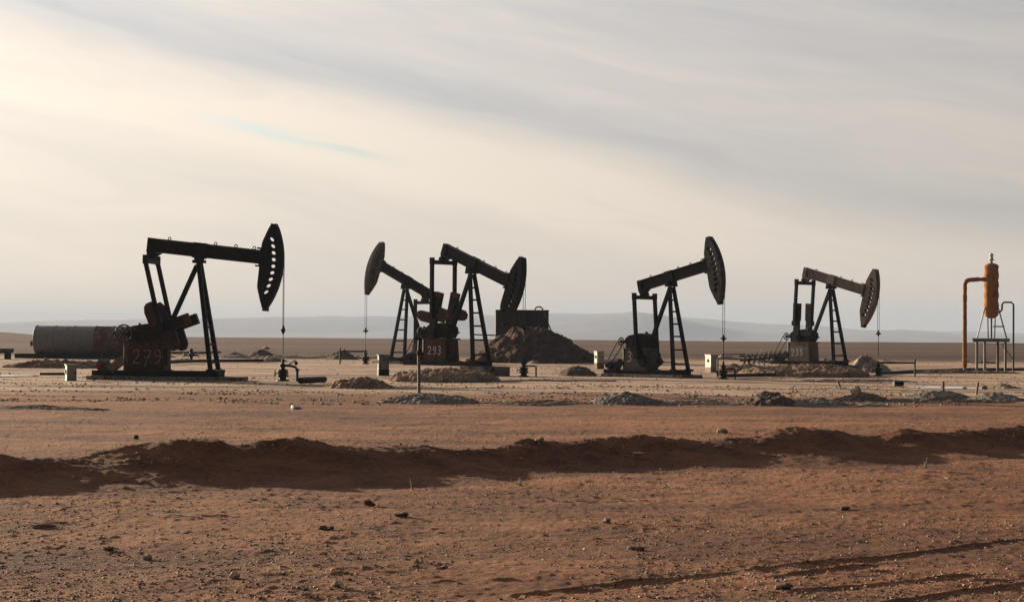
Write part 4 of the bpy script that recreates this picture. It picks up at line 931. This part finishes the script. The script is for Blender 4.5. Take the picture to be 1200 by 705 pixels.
for lab, px, py, w_, h_, mt, sd_ in (('pale grey stone on the ridge crest right of centre', 846, 506, 15, 8, 'rubble_', 21), ('pale stones on the ridge crest at picture centre', 632, 515, 10, 6, 'rubble_', 22), ('small tan stone on the shaded left end of the ridge', 98, 548, 7, 5, 'rock', 23), ('flat grey stone on the shaded ridge right of centre', 748, 531, 13, 4, 'rubble_', 24)):
    p = ridge_pt(px, py); k = p.y / FPX
    o = rock_mesh(w_ * k / 2, (1, .85, h_ / w_), sd_, 'rock', 'rock'); o.location = p; tag(o, lab, 'rock', 'loose rocks on the foreground soil')
# boulders and rubble among the far heaps
for i, (lab, px, py, w_, h_) in enumerate((('pale boulder on top of the earth pile behind the stakes', 1003, 462, 14, 13), ('white stone left of the small broken heap at right', 1154, 455, 7, 5), ('pale block on the dark heap far behind pump 279', 312, 411, 9, 4))):
    rock(lab, px, py, w_, h_, 'rock', 30 + i, 'rock', 'rock', 'pale boulders among the heaps')

# gravel: uncountable, one mesh
random.seed(5); rg = np.random.RandomState(4)
def gravel(name, n, ylo, yhi, smin, smax, mat, ulim=.29, clump=False, ridge=False):
    V = []; Fc = []
    ico = [(0, 0, 1), (.9, 0, .4), (.28, .85, .4), (-.72, .53, .4), (-.72, -.53, .4), (.28, -.85, .4), (.72, .53, -.4), (-.28, .85, -.4), (-.9, 0, -.4), (-.28, -.85, -.4), (.72, -.53, -.4), (0, 0, -1)]
    fi = [(0, 1, 2), (0, 2, 3), (0, 3, 4), (0, 4, 5), (0, 5, 1), (1, 6, 2), (2, 7, 3), (3, 8, 4), (4, 9, 5), (5, 10, 1), (6, 7, 2), (7, 8, 3), (8, 9, 4), (9, 10, 5), (10, 6, 1), (11, 7, 6), (11, 8, 7), (11, 9, 8), (11, 10, 9), (11, 6, 10)]
    ico = np.array(ico)
    inv = rg.uniform(1 / yhi, 1 / ylo, n); yy = 1 / inv; xx = rg.uniform(-ulim, ulim, n) * yy
    keep = (vn(xx * .10, yy * .30, 95) * .5 + vn(xx * .7, yy * .5, 96) * .5 + .25 * rg.rand(n) > .72) if clump else (vn(xx * .55, yy * .35, 91) + .45 * rg.rand(n) > .66)
    if ridge:
        s_ = rg.uniform(-3, 25, n); t_ = rg.normal(-.9, 1.0, n); xx = BA.x + BD.x * s_ + BN.x * t_; yy = BA.y + BD.y * s_ + BN.y * t_
        keep = (vn(s_ * .8, t_ * .8, 97) + .5 * rg.rand(n) > .7) & (np.abs(t_) < 2.9)
    xx, yy = xx[keep], yy[keep]; n = len(xx)
    sz = smin + (smax - smin) * rg.rand(n) ** 7
    zz = gz(xx, yy)
    # ride on the ridge
    ss = (xx - BA.x) * BD.x + (yy - BA.y) * BD.y; tt = (xx - BA.x) * BN.x + (yy - BA.y) * BN.y
    zz = zz + np.where(np.abs(tt) < 3, np.interp(ss, s, hs) * np.exp(-np.abs(tt / np.where(tt < 0, 1.15, .8)) ** 1.9), 0)
    sh = ico[None] * (1 + .5 * (rg.rand(n, 12, 1) - .5)) * np.stack([1 + .5 * rg.rand(n), .7 + .5 * rg.rand(n), .5 + .4 * rg.rand(n)], -1)[:, None, :]
    an = rg.rand(n) * 6.28; ca, sa = np.cos(an)[:, None], np.sin(an)[:, None]
    P = np.stack([sh[..., 0] * ca - sh[..., 1] * sa, sh[..., 0] * sa + sh[..., 1] * ca, sh[..., 2]], -1) * sz[:, None, None]
    P += np.stack([xx, yy, zz + sz * .25], -1)[:, None, :]
    V = P.reshape(-1, 3).astype(np.float32); Fc = (np.array(fi)[None] + (np.arange(n) * 12)[:, None, None]).reshape(-1, 3).astype(np.int32)
    me = bpy.data.meshes.new(name); me.vertices.add(len(V)); me.vertices.foreach_set('co', V.ravel()); me.loops.add(Fc.size); me.loops.foreach_set('vertex_index', Fc.ravel())
    me.polygons.add(len(Fc)); me.polygons.foreach_set('loop_start', np.arange(0, Fc.size, 3, dtype=np.int32)); me.update(calc_edges=True)
    o = put_mesh(name, me, None, [M[mat]]); o['kind'] = 'stuff'; o['label'] = 'loose gravel and crumbs of earth scattered over the red soil'; return o
gravel('gravel', 90000, 14.5, 70, .0028, .017, 'gravel')
o = gravel('earth_clods', 7000, 20, 50, .004, .024, 'berm_clod', .29, False, True); o['label'] = 'loose crumbs and clods of red earth strewn over the long ridge'
gravel('field_gravel', 60000, 62, 230, .012, .060, 'rubble', .29, True)

# dry stalks and twigs
random.seed(12)
def stalk(c, b, a, ln, flatk):
    dr = Vector((math.cos(a), math.sin(a), 0)) * ln * flatk
    return [b, b + dr * .5 + Vector((0, 0, ln * (1 - flatk) * .6)), b + dr + Vector((random.gauss(0, .02), 0, ln * (1 - flatk)))]
def tuft(label, px, py, n, spread, hmax):
    c = ground_at(px, py); mb = MB(); g = gz1(c.x, c.y)
    mb.ball((0, 0, -.01), .035, 8, (1, 1, .6), .4)
    for _ in range(n):
        a = random.random() * 6.28; mb.tube(stalk(c, Vector((0, 0, 0)), a, hmax * random.uniform(.4, 1), random.uniform(.1, spread)), [.006, .005, .003], 4)
    o = mb.build('dry_tuft', M['twig']); o.location = (c.x, c.y, g); tag(o, label, 'dry plant', 'dry tufts on the foreground soil')
def twigs(label, px, py, n, spread, ln, group):
    c = ground_at(px, py)
    for _ in range(n):
        x_, y_ = c.x + random.gauss(0, spread), c.y + random.gauss(0, spread * .8); a = random.gauss(0, .5) + (math.pi if random.random() < .5 else 0)
        o = MB().tube(stalk(c, Vector((0, 0, 0)), a, ln * random.uniform(.35, 1), .96), [.008, .006, .004], 5).build('twig', M['twig'])
        o.location = (x_, y_, gz1(x_, y_) + .008); tag(o, label, 'twig', group)
tuft('thin dry upright stalk at the ridge foot near picture centre', 483, 572, 4, .25, .24)
tuft('dry tuft right of centre just below the ridge', 610, 567, 12, .8, .2)
tuft('sparse dry tuft on the soil below the middle of the ridge', 648, 585, 10, .8, .22)
tuft('dry tuft among twigs below the right half of the ridge', 1084, 549, 12, .8, .22)
tuft('low dry tuft right of the picture centre, amid a line of twigs', 700, 580, 9, .85, .2)
twigs('pale dry twig in the left foreground soil', 250, 607, 6, .25, .3, 'pale twigs at left foreground')
twigs('dry twig among dark chips near the left edge', 45, 617, 9, .25, .22, 'twigs near the left edge')
twigs('pale dry twig in the line of twigs right of centre', 735, 586, 18, .5, .22, 'line of twigs right of centre')
twigs('dry twig scattered below the right half of the ridge', 1075, 557, 14, .6, .26, 'twigs below the right half of the ridge')
twigs('single pale twig beside the tyre tracks', 998, 675, 1, .02, .22, None)
